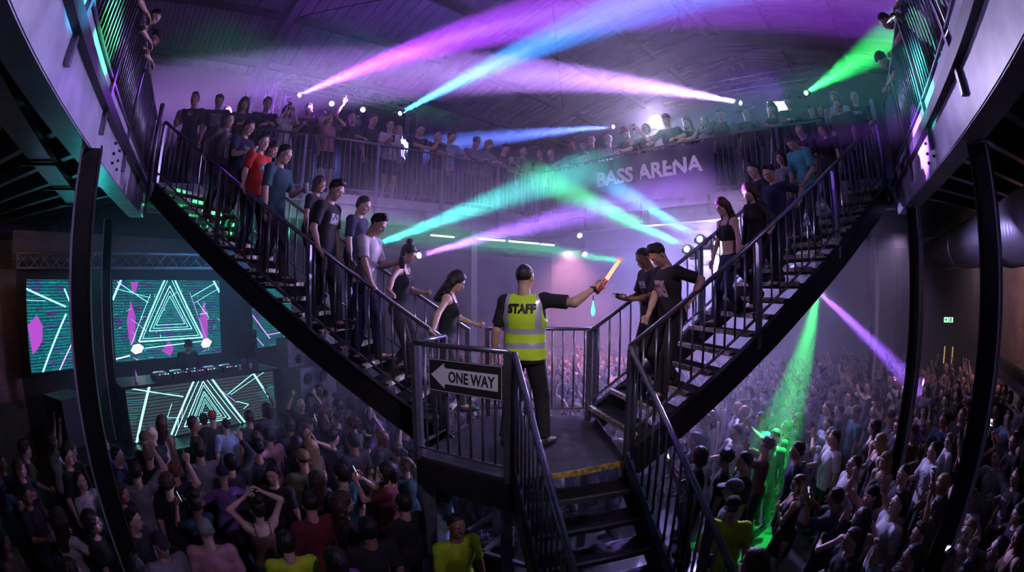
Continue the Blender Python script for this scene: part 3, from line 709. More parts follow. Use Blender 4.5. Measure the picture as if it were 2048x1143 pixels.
# ---------------- stairs
def stair(label, p0, d, w, n, rise, going, side, z0, tread_from=0, nose='nose', railw=1.0, groups=None, sgn=1):
    """p0: first nosing, near side; d: horizontal climbing direction; side: direction to the far side"""
    d = Vector(d).normalized(); side = Vector(side).normalized()
    t = empty('staircase', (p0.x, p0.y, z0), label, 'staircase')
    a = Vector((p0.x, p0.y, z0))
    for k in range(1, n):
        z = z0+rise*k; q = a+d*(going*(k-1)); q.z = z
        mb = MB(); c = q+side*(w/2)+d*(going*.55)
        Mx = Matrix((d, side, Vector((0,0,1)))).transposed()
        mb.box(c+Vector((0,0,-.022)), (going*1.1, w-.06, .03), Mx)
        mb.box(q+side*(w/2)+d*(going*1.1-.01)+Vector((0,0,-.04)), (.012, w-.06, .07), Mx)
        tr = mb.build('tread', M['tread'], t)
        nb = MB().box(q+side*(w/2)+d*.012+Vector((0,0,-.016)), (.045, w-.07, .052), Mx)
        nb.build('nosing', M[nose], tr)
    for s in (0, 1):
        e0 = a+side*(w*s)+d*(.13 if s else -.10); e0.z = z0-.13; e1 = a+side*(w*s)+d*(going*(n-1)+.02); e1.z = z0+rise*(n-1)-.0
        sl = rise/going; e0.z = z0+sl*(.13 if s else -.10); e1.z = e0.z+sl*((e1-e0).to_2d().length)
        st = MB().bar(e0+Vector((0,0,-.06)), e1+Vector((0,0,-.06)), .035, .30); ob = st.build('stringer', M['dark'], t)
        MB().bar(e0+Vector((0,0,.115))-side*(.02 if s == 0 else -.02), e1+Vector((0,0,.115))-side*(.02 if s == 0 else -.02), .075, .014).build('stringer_flange', M['dark'], ob)
    return t
def srail(label, p0, d, n, rise, going, z0, off=0.0, step=.14, h=.98, ext=None, posts=None, t1=None, pd=.02):
    d = Vector(d).normalized(); L = going*(n-1)+.05 if t1 is None else t1
    a = Vector((p0.x, p0.y, z0+rise*.5+off)); b = a+d*L; b.z = a.z+rise/going*L
    return railing(label, a, b, step=step, h=h, zb=.13, posts=posts if posts is not None else [.02, L*.34, L*.67, L], pdrop=.22+pd, hand_ext=ext, hr=.026)
RISE = (DECK-LAND)/18; 
# left flight
dL = Vector((-.992, .135, 0)).normalized(); sL = Vector((.135, .992, 0)).normalized(); GL = .283
PL0 = Vector((-.80, 4.84, 0)); WL = .96
stair('long steel staircase climbing from the landing to the left corner of the gallery', PL0, dL, WL, 18, RISE, GL, sL, LAND)
srail('near handrail with upright bars on the left staircase', PL0+Vector((.08,0,0)), dL, 18, RISE, GL, LAND)
srail('far handrail with upright bars on the left staircase', PL0+sL*WL+Vector((.14,0,0)), dL, 18, RISE, GL, LAND)
# right flight
dR = Vector((.972, .225, 0)).normalized(); sR = Vector((-.225, .972, 0)).normalized(); GR = .280
PR0 = Vector((1.20, 4.20, 0)); WR = 1.28
stair('long steel staircase climbing from the landing to the right corner of the gallery', PR0, dR, WR, 18, RISE, GR, sR, LAND)
srail('near handrail with upright bars on the right staircase', PR0-dR*.12, dR, 18, RISE, GR, LAND)
srail('far handrail with upright bars on the right staircase', PR0+sR*WR-dR*.02, dR, 18, RISE, GR, LAND)
# lower flight (goes down towards the viewer)
dD = Vector((.235, -.972, 0)).normalized(); sD = Vector((.972, .235, 0)).normalized(); GD = .24; RD = (LAND-FLOOR)/12
t = empty('staircase', (0.5, 3.8, LAND), 'lower steel staircase dropping from the landing towards the viewer', 'staircase')
q0 = Vector((.02, 3.72, LAND)); WD = 1.04
for k in range(1, 12):
    q = q0+dD*(GD*k-.04); q.z = LAND-RD*k; Mx = Matrix((dD, sD, Vector((0,0,1)))).transposed()
    tr = MB().box(q+sD*(WD/2)+Vector((0,0,-.02))-dD*.13, (.27, WD-.05, .03), Mx).build('tread', M['tread'], t)
    MB().box(q+sD*(WD/2)+Vector((0,0,-.014)), (.035, WD-.06, .04), Mx).build('nosing', M['steel'], tr)
for s in (0, 1):
    e0 = q0+sD*(WD*s)+dD*.0; e0.z = LAND-.10; e1 = e0+dD*(GD*11.6); e1.z = e0.z-RD*11.6
    ob = MB().bar(e0, e1, .04, .28).build('stringer', M['dark'], t)
    MB().bar(e0+Vector((0,0,.17)), e1+Vector((0,0,.17)), .085, .014).build('stringer_flange', M['dark'], ob)
    p = q0+sD*(WD*s); a = Vector((p.x, p.y, LAND)); b = a+dD*(GD*11.3); b.z = a.z-RD*11.3
    railing(('left' if s == 0 else 'right')+' handrail with upright bars on the lower staircase', a, b, step=.11, h=1.08, zb=.16, posts=[.02, 1.35, 2.65], pdrop=.12, hr=.026)
# gate post where the right handrail curls
tag(MB().tube([(1.14,4.17,LAND-.05),(1.14,4.17,LAND+1.06)], .03, 10).build('handrail_post', M['rail']), 'round steel post where the right stair handrail meets the landing', 'post')
for nm, p in (('left', Lc+Vector((.25,-.22,0))), ('right', Rc+Vector((-.22,-.02,0)))):
    tag(MB().tube([(p.x,p.y,DECK-.4),(p.x,p.y,DECK+1.28),(p.x,p.y,DECK+1.30)], [.045,.045,.03], 14).build('newel_post', M['rail']), f'thick round newel post at the head of the {nm} staircase', 'post')
# ---------------- one way sign
def plane_frame(o, xdir, up=Vector((0,0,1))):
    x = Vector(xdir).normalized(); n = x.cross(up).normalized(); return Matrix((x, n, up)).transposed()   # local x, depth (away from reader), z
def text_mesh(body, size, bold=.0, depth=.002, align='CENTER', sx=1.0):
    cu = bpy.data.curves.new('t', 'FONT'); cu.body = body; cu.size = size; cu.offset = bold; cu.extrude = depth; cu.align_x = align; cu.align_y = 'CENTER'; cu.resolution_u = 3
    o = bpy.data.objects.new('t', cu); link(o); dg = bpy.context.evaluated_depsgraph_get(); me = bpy.data.meshes.new_from_object(o.evaluated_get(dg)); bpy.data.objects.remove(o)
    for v in me.vertices: v.co = Vector((v.co.x*sx, -v.co.z, v.co.y))     # text stands up in x-z, reads from -y
    return me
def fit_text(me, w, h):
    xs = [v.co.x for v in me.vertices]; zs = [v.co.z for v in me.vertices]; cx = (max(xs)+min(xs))/2; cz = (max(zs)+min(zs))/2; kx = w/(max(xs)-min(xs)); kz = h/(max(zs)-min(zs))
    for v in me.vertices: v.co.x = (v.co.x-cx)*kx; v.co.z = (v.co.z-cz)*kz
    return me
d = (FM-FL).normalized(); n = Vector((d.y, -d.x, 0))
cpos = lerp(FL, FM, .58)+n*.05; cpos.z = LAND+.845
SG = empty('one_way_sign', cpos, 'black and white ONE WAY arrow sign fixed to the landing rail', 'sign', rz=math.atan2(d.y, d.x))
def sgn(name, mb, m, dep=0): 
    o = mb.build(name, m); o.parent = SG; return o
sgn('panel', MB().box((0,0,0), (.775,.014,.285)), M['black'])
sgn('back_bracket', MB().box((0,.03,.08), (.5,.02,.03)), M['steel'])
ar = [(-.355,0),(-.205,.112),(-.205,.085),(-.19,.070),(.345,.070),(.345,-.070),(-.19,-.070),(-.205,-.085),(-.205,-.112)]
mb = MB(); mb.add([(x,-.009,z) for x, z in ar], [tuple(range(len(ar)))]); mb.add([(x,-.0075,z) for x, z in ar], [tuple(range(len(ar)))][::-1]); sgn('arrow', mb, M['signwhite'])
me = fit_text(text_mesh('ONE WAY', .155, .0035, .0008), .475, .098); me.materials.append(M['ink']); o = bpy.data.objects.new('lettering', me); link(o); o.parent = SG; o.location = (.080, -.0105, 0)
mb = MB()
for (cx, cz, dx, dz) in ((0,.137,.755,.004),(0,-.137,.755,.004),(-.380,0,.004,.275),(.380,0,.004,.275)): mb.box((cx,-.0075,cz), (dx,.002,dz))
sgn('border', mb, M['signwhite'])
# ---------------- banner on the far right rail
d = (Rc-K).normalized(); n = Vector((d.y, -d.x, 0)); n = -n if n.dot(Vector((0,4,0))-K) < 0 else n
a = lerp(K, Rc, .09)+n*.05; b = lerp(K, Rc, .587)+n*.05; LB = (b-a).length
t = empty('banner', (a+b)/2+Vector((0,0,DECK+.5)), 'dark purple BASS ARENA banner tied to the far right gallery rail', 'banner')
nx, nz = 60, 14; vs = []; fs = []
for j in range(nz+1):
    for i in range(nx+1):
        u = i/nx; w = j/nz; q = lerp(a, b, u); sag = -.05*math.sin(PI*u*4)**2*w
        dep = .018*math.sin(u*23+w*3)*(.4+.6*w)+.012*math.sin(u*41-w*6)
        vs.append(q+n*(.02+dep)+Vector((0,0,DECK+1.02+sag*.4-(1.05-.05*math.sin(u*PI))*(1-w))))
for j in range(nz):
    for i in range(nx): k = j*(nx+1)+i; fs.append((k, k+1, k+nx+2, k+nx+1))
mb = MB(); mb.add(vs, fs, 0, True); mb.add([v-n*.004 for v in vs], [f[::-1] for f in fs], 0, True); mb.build('cloth', M['banner'], t)
me = text_mesh('BASS ARENA', .46, .016, .002); me.materials.append(M['letter'])
xs = [v.co.x for v in me.vertices]; kx = 2.58/(max(xs)-min(xs)); zs = [v.co.z for v in me.vertices]; kz = .335/(max(zs)-min(zs))
for v in me.vertices: v.co.x = (v.co.x-(max(xs)+min(xs))/2)*kx; v.co.z = (v.co.z-(max(zs)+min(zs))/2)*kz
def put_flat(me, name, c, d, n, parent, off=.085):
    Mx = Matrix((d, -n, Vector((0,0,1)))).transposed().to_4x4()
    o = bpy.data.objects.new(name, me); link(o); o.matrix_world = Matrix.Translation(c+n*off) @ Mx
    me.transform(Matrix.Translation(c+n*off) @ Mx); o.matrix_world = Matrix.Identity(4); o.parent = parent; o.matrix_parent_inverse = pinv(parent); return o
c = Vector((2.76, 8.99, 0)); c = K+(Rc-K).normalized()*((c-K).dot((Rc-K).normalized())); c.z = DECK+.60; put_flat(me, 'lettering', c, d, n, t)
# ================================================================ stage, screens, sound and light rigs
def screenmat(name, dark=.0, k=1.0, grey=False):
    m = bpy.data.materials.new(name); m.use_nodes = True; nt = m.node_tree; nt.nodes.clear(); L = nt.links
    tc = node(nt, 'ShaderNodeTexCoord'); mp = node(nt, 'ShaderNodeMapping'); mp.inputs['Scale'].default_value = (1.5, 1, 5.0); L.new(tc.outputs['Object'], mp.inputs[0])
    nz = node(nt, 'ShaderNodeTexNoise'); nz.inputs['Scale'].default_value = 1.6; nz.inputs['Detail'].default_value = 5; nz.inputs['Roughness'].default_value = .7; L.new(mp.outputs[0], nz.inputs['Vector'])
    rp = node(nt, 'ShaderNodeValToRGB'); cr = rp.color_ramp; cr.interpolation = 'CONSTANT' if not grey else 'LINEAR'
    if grey: st = [(0, (.02,.03,.05)), (.40, (.06,.07,.09)), (.58, (.05,.08,.10)), (.66, (.02,.28,.30)), (.8, (.10,.6,.6))]
    else: st = [(0, (.04,.02,.12)), (.36, (.16,.04,.34)), (.41, (.01,.08,.16)), (.47, (.01,.20,.22)), (.54, (.01,.09,.14)), (.59, (.02,.36,.34)), (.65, (.015,.07,.18)), (.72, (.15,.6,.62))]
    cr.elements[0].position = 0; cr.elements[0].color = (*st[0][1], 1); cr.elements[1].position = st[1][0]; cr.elements[1].color = (*st[1][1], 1)
    for p, c in st[2:]: e = cr.elements.new(p); e.color = (*c, 1)
    L.new(nz.outputs['Fac'], rp.inputs[0])
    wv = node(nt, 'ShaderNodeTexWave'); wv.wave_type = 'BANDS'; wv.bands_direction = 'Z'; wv.inputs['Scale'].default_value = 5; wv.inputs['Distortion'].default_value = 1.2; L.new(tc.outputs['Object'], wv.inputs['Vector'])
    mx = node(nt, 'ShaderNodeMix', data_type='RGBA'); mx.blend_type = 'MULTIPLY'; mx.inputs[0].default_value = .75
    L.new(rp.outputs[0], mx.inputs[6]); L.new(wv.outputs['Color'], mx.inputs[7])
    e = node(nt, 'ShaderNodeEmission'); e.inputs[1].default_value = k; L.new(mx.outputs[2], e.inputs[0]); L.new(e.outputs[0], node(nt, 'ShaderNodeOutputMaterial').inputs[0]); return m
M['scr'] = screenmat('screen_picture', k=1.3); M['scr2'] = screenmat('booth_picture', k=1.0, grey=True)
M['neon'] = emit('screen_cyan', (.30,1.0,.95), 2.6); M['neonp'] = emit('screen_violet', (.75,.35,1.0), 1.9); M['mag'] = emit('screen_magenta', (.62,.10,.80), .8); M['neonw'] = emit('screen_white', (.85,.95,1.0), 1.8); M['neond'] = emit('screen_teal', (.03,.45,.48), .9)
SM = [M['scr'], M['neon'], M['neonp'], M['mag'], M['neonw'], M['neond']]
class Panel:
    """flat picture panel; local x 0..w along the panel, z 0..h up"""
    def __init__(s, w, h): s.w = w; s.h = h; s.mb = MB(); s.mb.add([(0,0,0),(w,0,0),(w,0,h),(0,0,h)], [(0,1,2,3)], 0); s.k = 0
    def clip(s, poly):
        def cl(P, ins, inter):
            out = []
            for i in range(len(P)):
                a, b = P[i-1], P[i]
                if ins(b):
                    if not ins(a): out.append(inter(a, b))
                    out.append(b)
                elif ins(a): out.append(inter(a, b))
            return out
        for ax, lim, sg in ((0,0,1),(0,s.w,-1),(1,0,1),(1,s.h,-1)):
            if not poly: return poly
            poly = cl(poly, lambda p: sg*(p[ax]-lim) >= 0, lambda a, b: tuple(a[q]+(b[q]-a[q])*((lim-a[ax])/(b[ax]-a[ax])) for q in (0, 1)))
        return poly
    def poly(s, P, mi):
        P = s.clip([(p[0]*s.w, p[1]*s.h) for p in P])
        if len(P) > 2: s.k += 1; s.mb.add([(x, -.0012-.00004*s.k, z) for x, z in P], [tuple(range(len(P)))], mi)
    def line(s, a, b, wd, mi):
        wd *= .72
        ax, az, bx, bz = a[0]*s.w, a[1]*s.h, b[0]*s.w, b[1]*s.h; L = math.hypot(bx-ax, bz-az)+1e-9; nx, nz = -(bz-az)/L*wd/2, (bx-ax)/L*wd/2
        P = s.clip([(ax+nx, az+nz), (ax-nx, az-nz), (bx-nx, bz-nz), (bx+nx, bz+nz)])
        if len(P) > 2: s.k += 1; s.mb.add([(x, -.0012-.00004*s.k, z) for x, z in P], [tuple(range(len(P)))], mi)
    def tri(s, cx, base, top, half, wd, mi):
        s.line((cx-half, base), (cx, top), wd, mi); s.line((cx+half, base), (cx, top), wd, mi); s.line((cx-half, base), (cx+half, base), wd*.8, mi)
def corner_panel(nm, bl, br, z0, z1, draw, label, cat='screen', mats=SM, depth=.09):
    bl = Vector((bl[0], bl[1], 0)); br = Vector((br[0], br[1], 0)); w = (br-bl).length; h = z1-z0
    t = empty(nm, (bl.x, bl.y, z0), label, cat, rz=math.atan2(br.y-bl.y, br.x-bl.x))
    P = Panel(w, h); draw(P); o = P.mb.build('picture', mats); o.parent = t
    c = MB().box((w/2, depth/2+.004, h/2), (w+.02, depth, h+.02)).build('casing', M['black']); c.parent = t
    return t
def draw_main(P):
    for x0, z0, x1, z1 in ((.12,.30,.20,.62),(.80,.28,.88,.60)):
        P.poly([(x0, z0+.2), (x0+.04, z0+.45), (x1, z0+.25), (x1-.01, z0-.05), (x0+.02, z0-.1)], 3)
    P.poly([(.16,.98),(.23,.98),(.21,.86),(.18,.85)], 3); P.poly([(.42,.10),(.50,.22),(.54,.12),(.50,.02)], 3)
    for i, (hf, bs, tp, wd) in enumerate(((.30,.235,1.15,.055),(.265,.27,1.06,.02),(.20,.36,.93,.030),(.165,.39,.86,.016),(.135,.43,.80,.018),(.105,.46,.75,.014),(.08,.49,.70,.012),(.055,.52,.66,.010))):
        P.tri(.52, bs, tp, hf, wd, 1 if i < 5 else 5)
    P.line((.0,.76),(.075,1.0),.07,1); P.line((.04,.98),(.32,.72),.018,1); P.line((.02,.90),(.34,.78),.012,1)
    P.line((.94,1.0),(1.0,.84),.06,1); P.line((.96,.97),(.72,.78),.02,1); P.line((1.0,.90),(.75,.70),.012,1)
    P.line((.18,.14),(.88,.19),.026,1); P.line((.0,.04),(.13,.07),.04,4); P.line((.15,.20),(.34,.82),.014,1); P.line((.86,.20),(.71,.84),.014,2); P.line((.89,.50),(.78,.72),.014,1)
    P.line((.16,.52),(.30,.36),.012,2); P.line((.80,.55),(.88,.56),.012,1); P.line((.27,.10),(.27,.16),.05,5); P.line((.42,.26),(.42,.31),.012,1)
    P.poly([(.14,.13),(.17,.20),(.22,.21),(.26,.17),(.24,.10),(.18,.08)], 4); P.poly([(.80,.14),(.83,.21),(.87,.22),(.91,.17),(.88,.10),(.82,.09)], 4)
    random.seed(3)
    for k in range(60): x, z = random.random(), random.random()*.9; P.line((x, z), (x+random.uniform(-.02,.05), z+random.uniform(-.06,.06)), random.uniform(.004,.012), random.choice((1,5,5,2)))
def draw_left(P):
    P.poly([(.05,.20),(.0,.52),(.16,.62),(.24,.50),(.22,.34),(.14,.26)], 3)
    P.line((.0,.90),(.62,.70),.05,1); P.line((.0,.78),(.3,.77),.012,1); P.line((.18,.0),(.62,.62),.06,1); P.line((.45,.0),(.75,.36),.045,2); P.line((.6,.9),(1,.2),.05,1)
    for k in range(14): z = .1+.05*k; P.line((.25,z),(1,z+.02),.008,5)
def draw_right(P):
    P.line((.0,.92),(.75,.18),.055,1); P.line((.75,.18),(.95,0),.03,1); P.line((.0,.50),(.42,.12),.04,2); P.line((.0,.22),(.25,.02),.03,2); P.line((.35,.18),(.75,.20),.03,2)
    for k in range(16): z = .2+.045*k; P.line((.3,z),(1,z+.01),.008,5)
zt = .16
corner_panel('led_screen', (-8.62, 7.16), (-7.22, 9.84), -1.66, .13, draw_main, 'large screen of nested neon triangles behind the performer')
corner_panel('led_screen', (-9.45, 4.98), (-8.98, 6.65), -1.72, .13, draw_left, 'screen of slanting neon lines at the far left of the stage')
corner_panel('led_screen', (-6.87, 10.95), (-6.35, 12.35), -1.66, .13, draw_right, 'screen half hidden by the left staircase stringer')
# stage
B0, B1 = Vector((-6.84, 5.81, 0)), Vector((-5.14, 8.99, 0)); dB = (B1-B0).normalized(); nB = Vector((dB.y, -dB.x, 0))
S0 = B0+nB*.75-dB*1.9; S1 = B1+nB*.75+dB*.22
MB().prism([S0, S1, S1-nB*4.1, S0-nB*3.5], FLOOR, STAGE).build('stage_platform', M['stage'], label='low black stage platform under the performer and screens', cat='stage')
tag(MB().bar(S0+Vector((0,0,STAGE+.01)), S1+Vector((0,0,STAGE+.01)), .05, .03).build('stage_edge_strip', M['steel']), 'thin metal strip along the front edge of the stage', 'strip')
# booth
t = empty('performer_booth', B0+Vector((0,0,STAGE)), 'black booth with a neon triangle screen front at the edge of the stage', 'booth', rz=math.atan2(dB.y, dB.x)); LBo = (B1-B0).length
def loc(o, parent): o.parent = parent; return o
loc(MB().box((LBo/2, .40, .53), (LBo, .76, 1.04)).build('body', M['black']), t)
loc(MB().box((LBo/2, .36, 1.07), (LBo+.14, .95, .05)).build('worktop', M['stage']), t)
def draw_booth(P):
    P.line((.02,.0),(.155,.98),.07,1); P.line((.02,.97),(.36,.70),.025,1); P.line((.0,.90),(.34,.76),.012,5)
    for i, (hf, bs, tp, wd) in enumerate(((.27,-.05,1.25,.055),(.235,-.03,1.08,.02),(.16,.14,.93,.026),(.13,.18,.86,.014),(.10,.22,.74,.016),(.08,.26,.68,.010),(.055,.30,.60,.010),(.035,.34,.54,.008))): P.tri(.50, bs, tp, hf, wd, 1)
    P.line((.98,.30),(.85,.98),.06,1); P.line((.66,.62),(.87,.98),.022,1); P.line((.68,.60),(.97,1.0),.012,1); P.line((.72,.45),(.80,.35),.018,1); P.line((.80,.35),(.76,.28),.014,1)
    P.line((.24,.36),(.28,.60),.014,1); P.line((.24,.36),(.31,.33),.012,1); P.line((.31,.33),(.30,.15),.012,1); P.line((.62,.70),(.72,.42),.012,2); P.line((.36,.60),(.33,.30),.012,2)
    for k in range(12): P.line((.86+.01*k,.55-.03*k),(1.0,.62-.035*k),.008,5); P.line((.0,.80-.04*k),(.12-.008*k,.78-.04*k),.008,5)
PB = Panel(LBo-.06, 1.06); draw_booth(PB); o = PB.mb.build('picture', [M['scr2']]+SM[1:]); o.parent = t; o.location = (.03, -.012, .02)
LP_, LC_ = emit('led_pink', (1,.2,.6), 2), emit('led_cyan', (.3,1,.9), 2)
def gear(nm, lab, x, w, y=.30, kind='deck'):
    g = empty(nm, B0-nB*y+dB*x+Vector((0,0,STAGE+1.095)), lab, 'player' if kind == 'deck' else 'mixer', rz=math.atan2(dB.y, dB.x))
    loc(MB().box((0,0,.05), (w,.40,.10)).build('case', M['black']), g)
    if kind == 'deck':
        loc(MB().lathe([(.13,.10),(.13,.118),(.05,.122)], (0,-.02,0), 20).build('jog_wheel', M['steel']), g)
        loc(MB().box((0,.14,.11), (w*.6,.07,.012)).build('display', emit('display_blue', (.3,.6,1), 1.2)), g)
    random.seed(int(x*10))
    for i in range(9): loc(MB().box(((i % 5-2)*w*.18+random.uniform(-.01,.01), -.16+.30*(i//5)+random.uniform(-.01,.01), .106), (.024,.024,.012)).build('button', random.choice((M['white'], LP_, LC_))), g)
gear('media_player', 'leftmost media player on the booth top', .95, .36); gear('media_player', 'media player left of the mixer on the booth', 1.36, .36)
gear('mixer', 'mixer in the middle of the booth top below the performer', 1.76, .36, kind='mixer'); gear('media_player', 'media player right of the mixer on the booth', 2.16, .36); gear('media_player', 'rightmost media player on the booth top', 2.57, .36)
def bottle(p, lab):
    b = MB().lathe([(.030,0),(.033,.02),(.033,.13),(.026,.16),(.012,.19),(.012,.21)], (0,0,0), 12).build('water_bottle', M['glassy'] if 'glassy' in M else M['white']); b.location = p
    tag(b, lab, 'bottle'); MB().lathe([(.014,.21),(.014,.23)], (0,0,0), 10).build('bottle_cap', M['white']).parent = b
bottle(B0+dB*.35-nB*.2+Vector((0,0,STAGE+1.095)), 'water bottle standing at the left end of the booth top')
for x, lab in ((2.86, 'white cup beside the rightmost media player'), (3.15, 'white cup at the right end of the booth top')):
    c = MB().lathe([(.03,0),(.042,.10),(.042,.105)], (0,0,0), 14).build('cup', M['white']); c.location = B0+dB*x-nB*.25+Vector((0,0,STAGE+1.095)); tag(c, lab, 'cup')
# loudspeakers
def spk(nm, lab, p, w, d, h, yaw, cones, col='ply', grp=None, tilt=0):
    g = empty(nm, p, lab, 'speaker', grp, rz=yaw); g.rotation_euler[0] = tilt
    loc(MB().box((0,0,h/2), (w,d,h)).build('cabinet', M[col]), g)
    for (cx, cz, r) in cones:
        mb = MB(); Mx = Matrix.Rotation(PI/2, 3, 'X'); mb.lathe([(r,0),(r,.015),(r*.92,.016),(r*.85,.004),(r*.3,-.05*0+.002),(r*.28,.012),(.001,.016)], (cx,-d/2-.001,cz), 20, 0, Mx); loc(mb.build('cone', M['black']), g)
    return g
ys = math.atan2(-nB.y, -nB.x)-PI/2
pS = B1+dB*.75+nB*.05
spk('bass_speaker', 'tall grey bass speaker cabinet standing right of the booth', Vector((pS.x,pS.y,FLOOR)), .95, .9, 2.10, math.atan2(dB.y, dB.x)+.15, [(-.26,1.85,.13),(.26,1.85,.13),(-.26,1.42,.12),(.26,1.42,.12),(-.26,.95,.12),(.26,.95,.12)])
spk('top_speaker', 'small grey two-cone speaker, upper of the pair on the bass cabinet', pS-dB*.30+Vector((0,0,STAGE+1.42)), .46, .4, .30, math.atan2(dB.y, dB.x)+.1, [(.08,.15,.10)])
spk('top_speaker', 'small grey two-cone speaker, lower of the pair on the bass cabinet', pS-dB*.30+Vector((0,0,STAGE+1.105)), .46, .4, .30, math.atan2(dB.y, dB.x)+.1, [(.08,.15,.10)])
spk('monitor_speaker', 'dark monitor speaker on a stand right of the performer', B1-nB*1.2+dB*.0+Vector((0,0,STAGE+1.2)), .5, .42, .62, math.atan2(dB.y, dB.x)+.8, [(0,.2,.15),(0,.47,.06)], 'stage')
tag(MB().tube([B1-nB*1.2+Vector((0,0,STAGE)), B1-nB*1.2+Vector((0,0,STAGE+1.2))], .025, 8).build('speaker_stand', M['dark']), 'thin pole stand under the dark monitor speaker', 'stand')
tag(MB().prism([B0-dB*1.75-nB*.9+Vector(q)*.8 for q in ((0,0,0),(1.0,0,0),(1.0,.9,0),(0,.9,0))], STAGE, STAGE+.9).build('flight_case', M['black']), 'black flight case standing at the far left of the stage', 'case')
# ---------------- truss
def truss(label, a, b, s=.30, n=None, up=Vector((0,0,1)), r=.024, group=None, mm='paint'):
    a = Vector(a); b = Vector(b); d = (b-a).normalized(); x = d.cross(up).normalized(); z = x.cross(d).normalized(); L = (b-a).length; n = n or max(2, int(L/(s*1.0)))
    t = empty('lighting_truss', a, label, 'truss', group)
    cs = [x*i*s/2+z*j*s/2 for i, j in ((-1,-1),(1,-1),(1,1),(-1,1))]
    for c in cs: MB().tube([a+c, b+c], r, 8).build('chord', M[mm], t)
    mb = MB()
    for k in range(n):
        p, q = lerp(a, b, k/n), lerp(a, b, (k+1)/n)
        for i in range(4):
            c1, c2 = (cs[i], cs[(i+1) % 4]) if k % 2 == 0 else (cs[(i+1) % 4], cs[i]); mb.tube([p+c1, q+c2], r*.42, 5)
    for p in (a, b):
        for i in range(4): mb.tube([p+cs[i], p+cs[(i+1) % 4]], r*.5, 5)
    mb.build('lacing', M[mm], t); return t
zT = .50
truss('box truss hanging above the stage screens', at(36, 521, 1)*11.2, at(470, 524, 1)*11.6, .30)
T0, T1 = UV(2.65, 10.7), UV(6.75, 10.62)
for p in (T0, T1): p.z = 5.0
truss('horizontal box truss of the goal-post rig over the far left gallery', T0, T1, .30, r=.02)
truss('left upright box truss of the goal-post rig on the far left gallery', (T0.x, T0.y, DECK), (T0.x, T0.y, 4.8), .30, up=Vector((1,0,0)), r=.02)
truss('right upright box truss of the goal-post rig on the far left gallery', (T1.x, T1.y, DECK), (T1.x, T1.y, 4.8), .30, up=Vector((1,0,0)), r=.02)
a, b = UV(11.1, 5.2, 5.05), UV(11.1, .2, 5.05)
truss('horizontal box truss hung over the far right gallery', a, b, .32, r=.02)
truss('box truss under the far right gallery soffit, in the white haze', UV(10.6, 4.6, .62), UV(10.6, 1.2, .62), .26, r=.018)
# ---------------- moving heads with real beams
def aim(o, d): o.rotation_euler = Vector(d).to_track_quat('-Z', 'Y').to_euler()
LIGHTS = 0
def spot(p, tgt, col, power, ang, blend=.6, r=.03, name='spot'):
    l = bpy.data.lights.new(name, 'SPOT'); l.energy = power; l.color = col; l.spot_size = math.radians(ang); l.spot_blend = blend; l.shadow_soft_size = r
    o = bpy.data.objects.new(name, l); link(o); o.location = p; aim(o, Vector(tgt)-Vector(p)); return o
def area(p, tgt, col, power, sx, sy=None, name='area', spread=180):
    l = bpy.data.lights.new(name, 'AREA'); l.energy = power; l.color = col; l.shape = 'RECTANGLE'; l.size = sx; l.size_y = sy or sx; l.spread = math.radians(spread)
    o = bpy.data.objects.new(name, l); link(o); o.location = p; aim(o, Vector(tgt)-Vector(p)); return o
LM = {}
def head(p, tgt, col, lab, s=1.0, hang=1):
    p = Vector(p); d = (Vector(tgt)-p).normalized()
    g = empty('moving_head_light', p, lab, 'stage light'); q = d.to_track_quat('Z', 'Y').to_matrix()
    MB().box(q @ Vector((0,0,-.33*s)), (.24*s,.20*s,.10*s), q).build('base', M['black']).parent = g
    mb = MB(); [mb.bar(q @ Vector((sx*.125*s,0,.02*s)), q @ Vector((sx*.125*s,0,-.29*s)), .025*s, .07*s, up=q @ Vector((0,1,0))) for sx in (-1, 1)]; mb.box(q @ Vector((0,0,-.275*s)), (.27*s,.07*s,.03*s), q); mb.build('yoke', M['black']).parent = g
    MB().lathe([(.06*s,-.20*s),(.095*s,-.16*s),(.10*s,.05*s),(.085*s,.09*s),(.085*s,.095*s)], (0,0,0), 18, 0, q).build('head', M['black']).parent = g
    key = tuple(round(c, 2) for c in col)
    if key not in LM: LM[key] = emit('lamp_lens', [.35+.65*c for c in col], 60)
    MB().lathe([(.055*s,.097*s),(.055*s,.100*s)], (0,0,0), 18, 0, q).build('lens', LM[key]).parent = g
    return g
PUR, BLU, VIO, GRN, TEA, CYA, WHT = (.42,.05,1.0), (.02,.28,1.0), (.52,.25,1.0), (.02,1.0,.14), (.03,.85,.75), (.05,.55,.95), (.85,.80,1.0)
def beam(spx, sd, epx, ed, col, power, ang, lab, s=1.0, hang=1, blend=.55, r=.05):
    p = at(*spx, sd); e = at(*epx, ed); d = (e-p).normalized()
    head(p, e, col, lab, s, hang); spot(p+d*.13*s, e, col, power*BP, ang, blend, r, 'beam_lamp'); spot(p+d*.13*s, e, [.42*c+.56 for c in col], power*BP*CORE, ang*.38, .9, r, 'beam_core_lamp')
beam((594,192), 11.9, (1015,48), 8.5, PUR, 270000, 9, 'moving head throwing the purple beam, on the goal-post truss')
beam((796,229), 12.9, (1120,70), 9.5, BLU, 310000, 8, 'moving head throwing the blue beam, on the goal-post truss')
beam((1487,207), 12.3, (1090,152), 10.0, VIO, 300000, 9.5, 'moving head throwing the violet-white beam over the far right gallery')
beam((1610,187), 12.3, (1795,72), 7.5, GRN, 85000, 8, 'moving head throwing the green beam at the top right')
beam((1231,253), 14.6, (1000,275), 12.0, (.10,.20,1.0), 210000, 6.5, 'small moving head throwing the pale blue beam above the far corner')
beam((748,492), 8.7, (1090,365), 5.9, TEA, 46000, 6.5, 'moving head throwing the teal beam behind the left staircase')
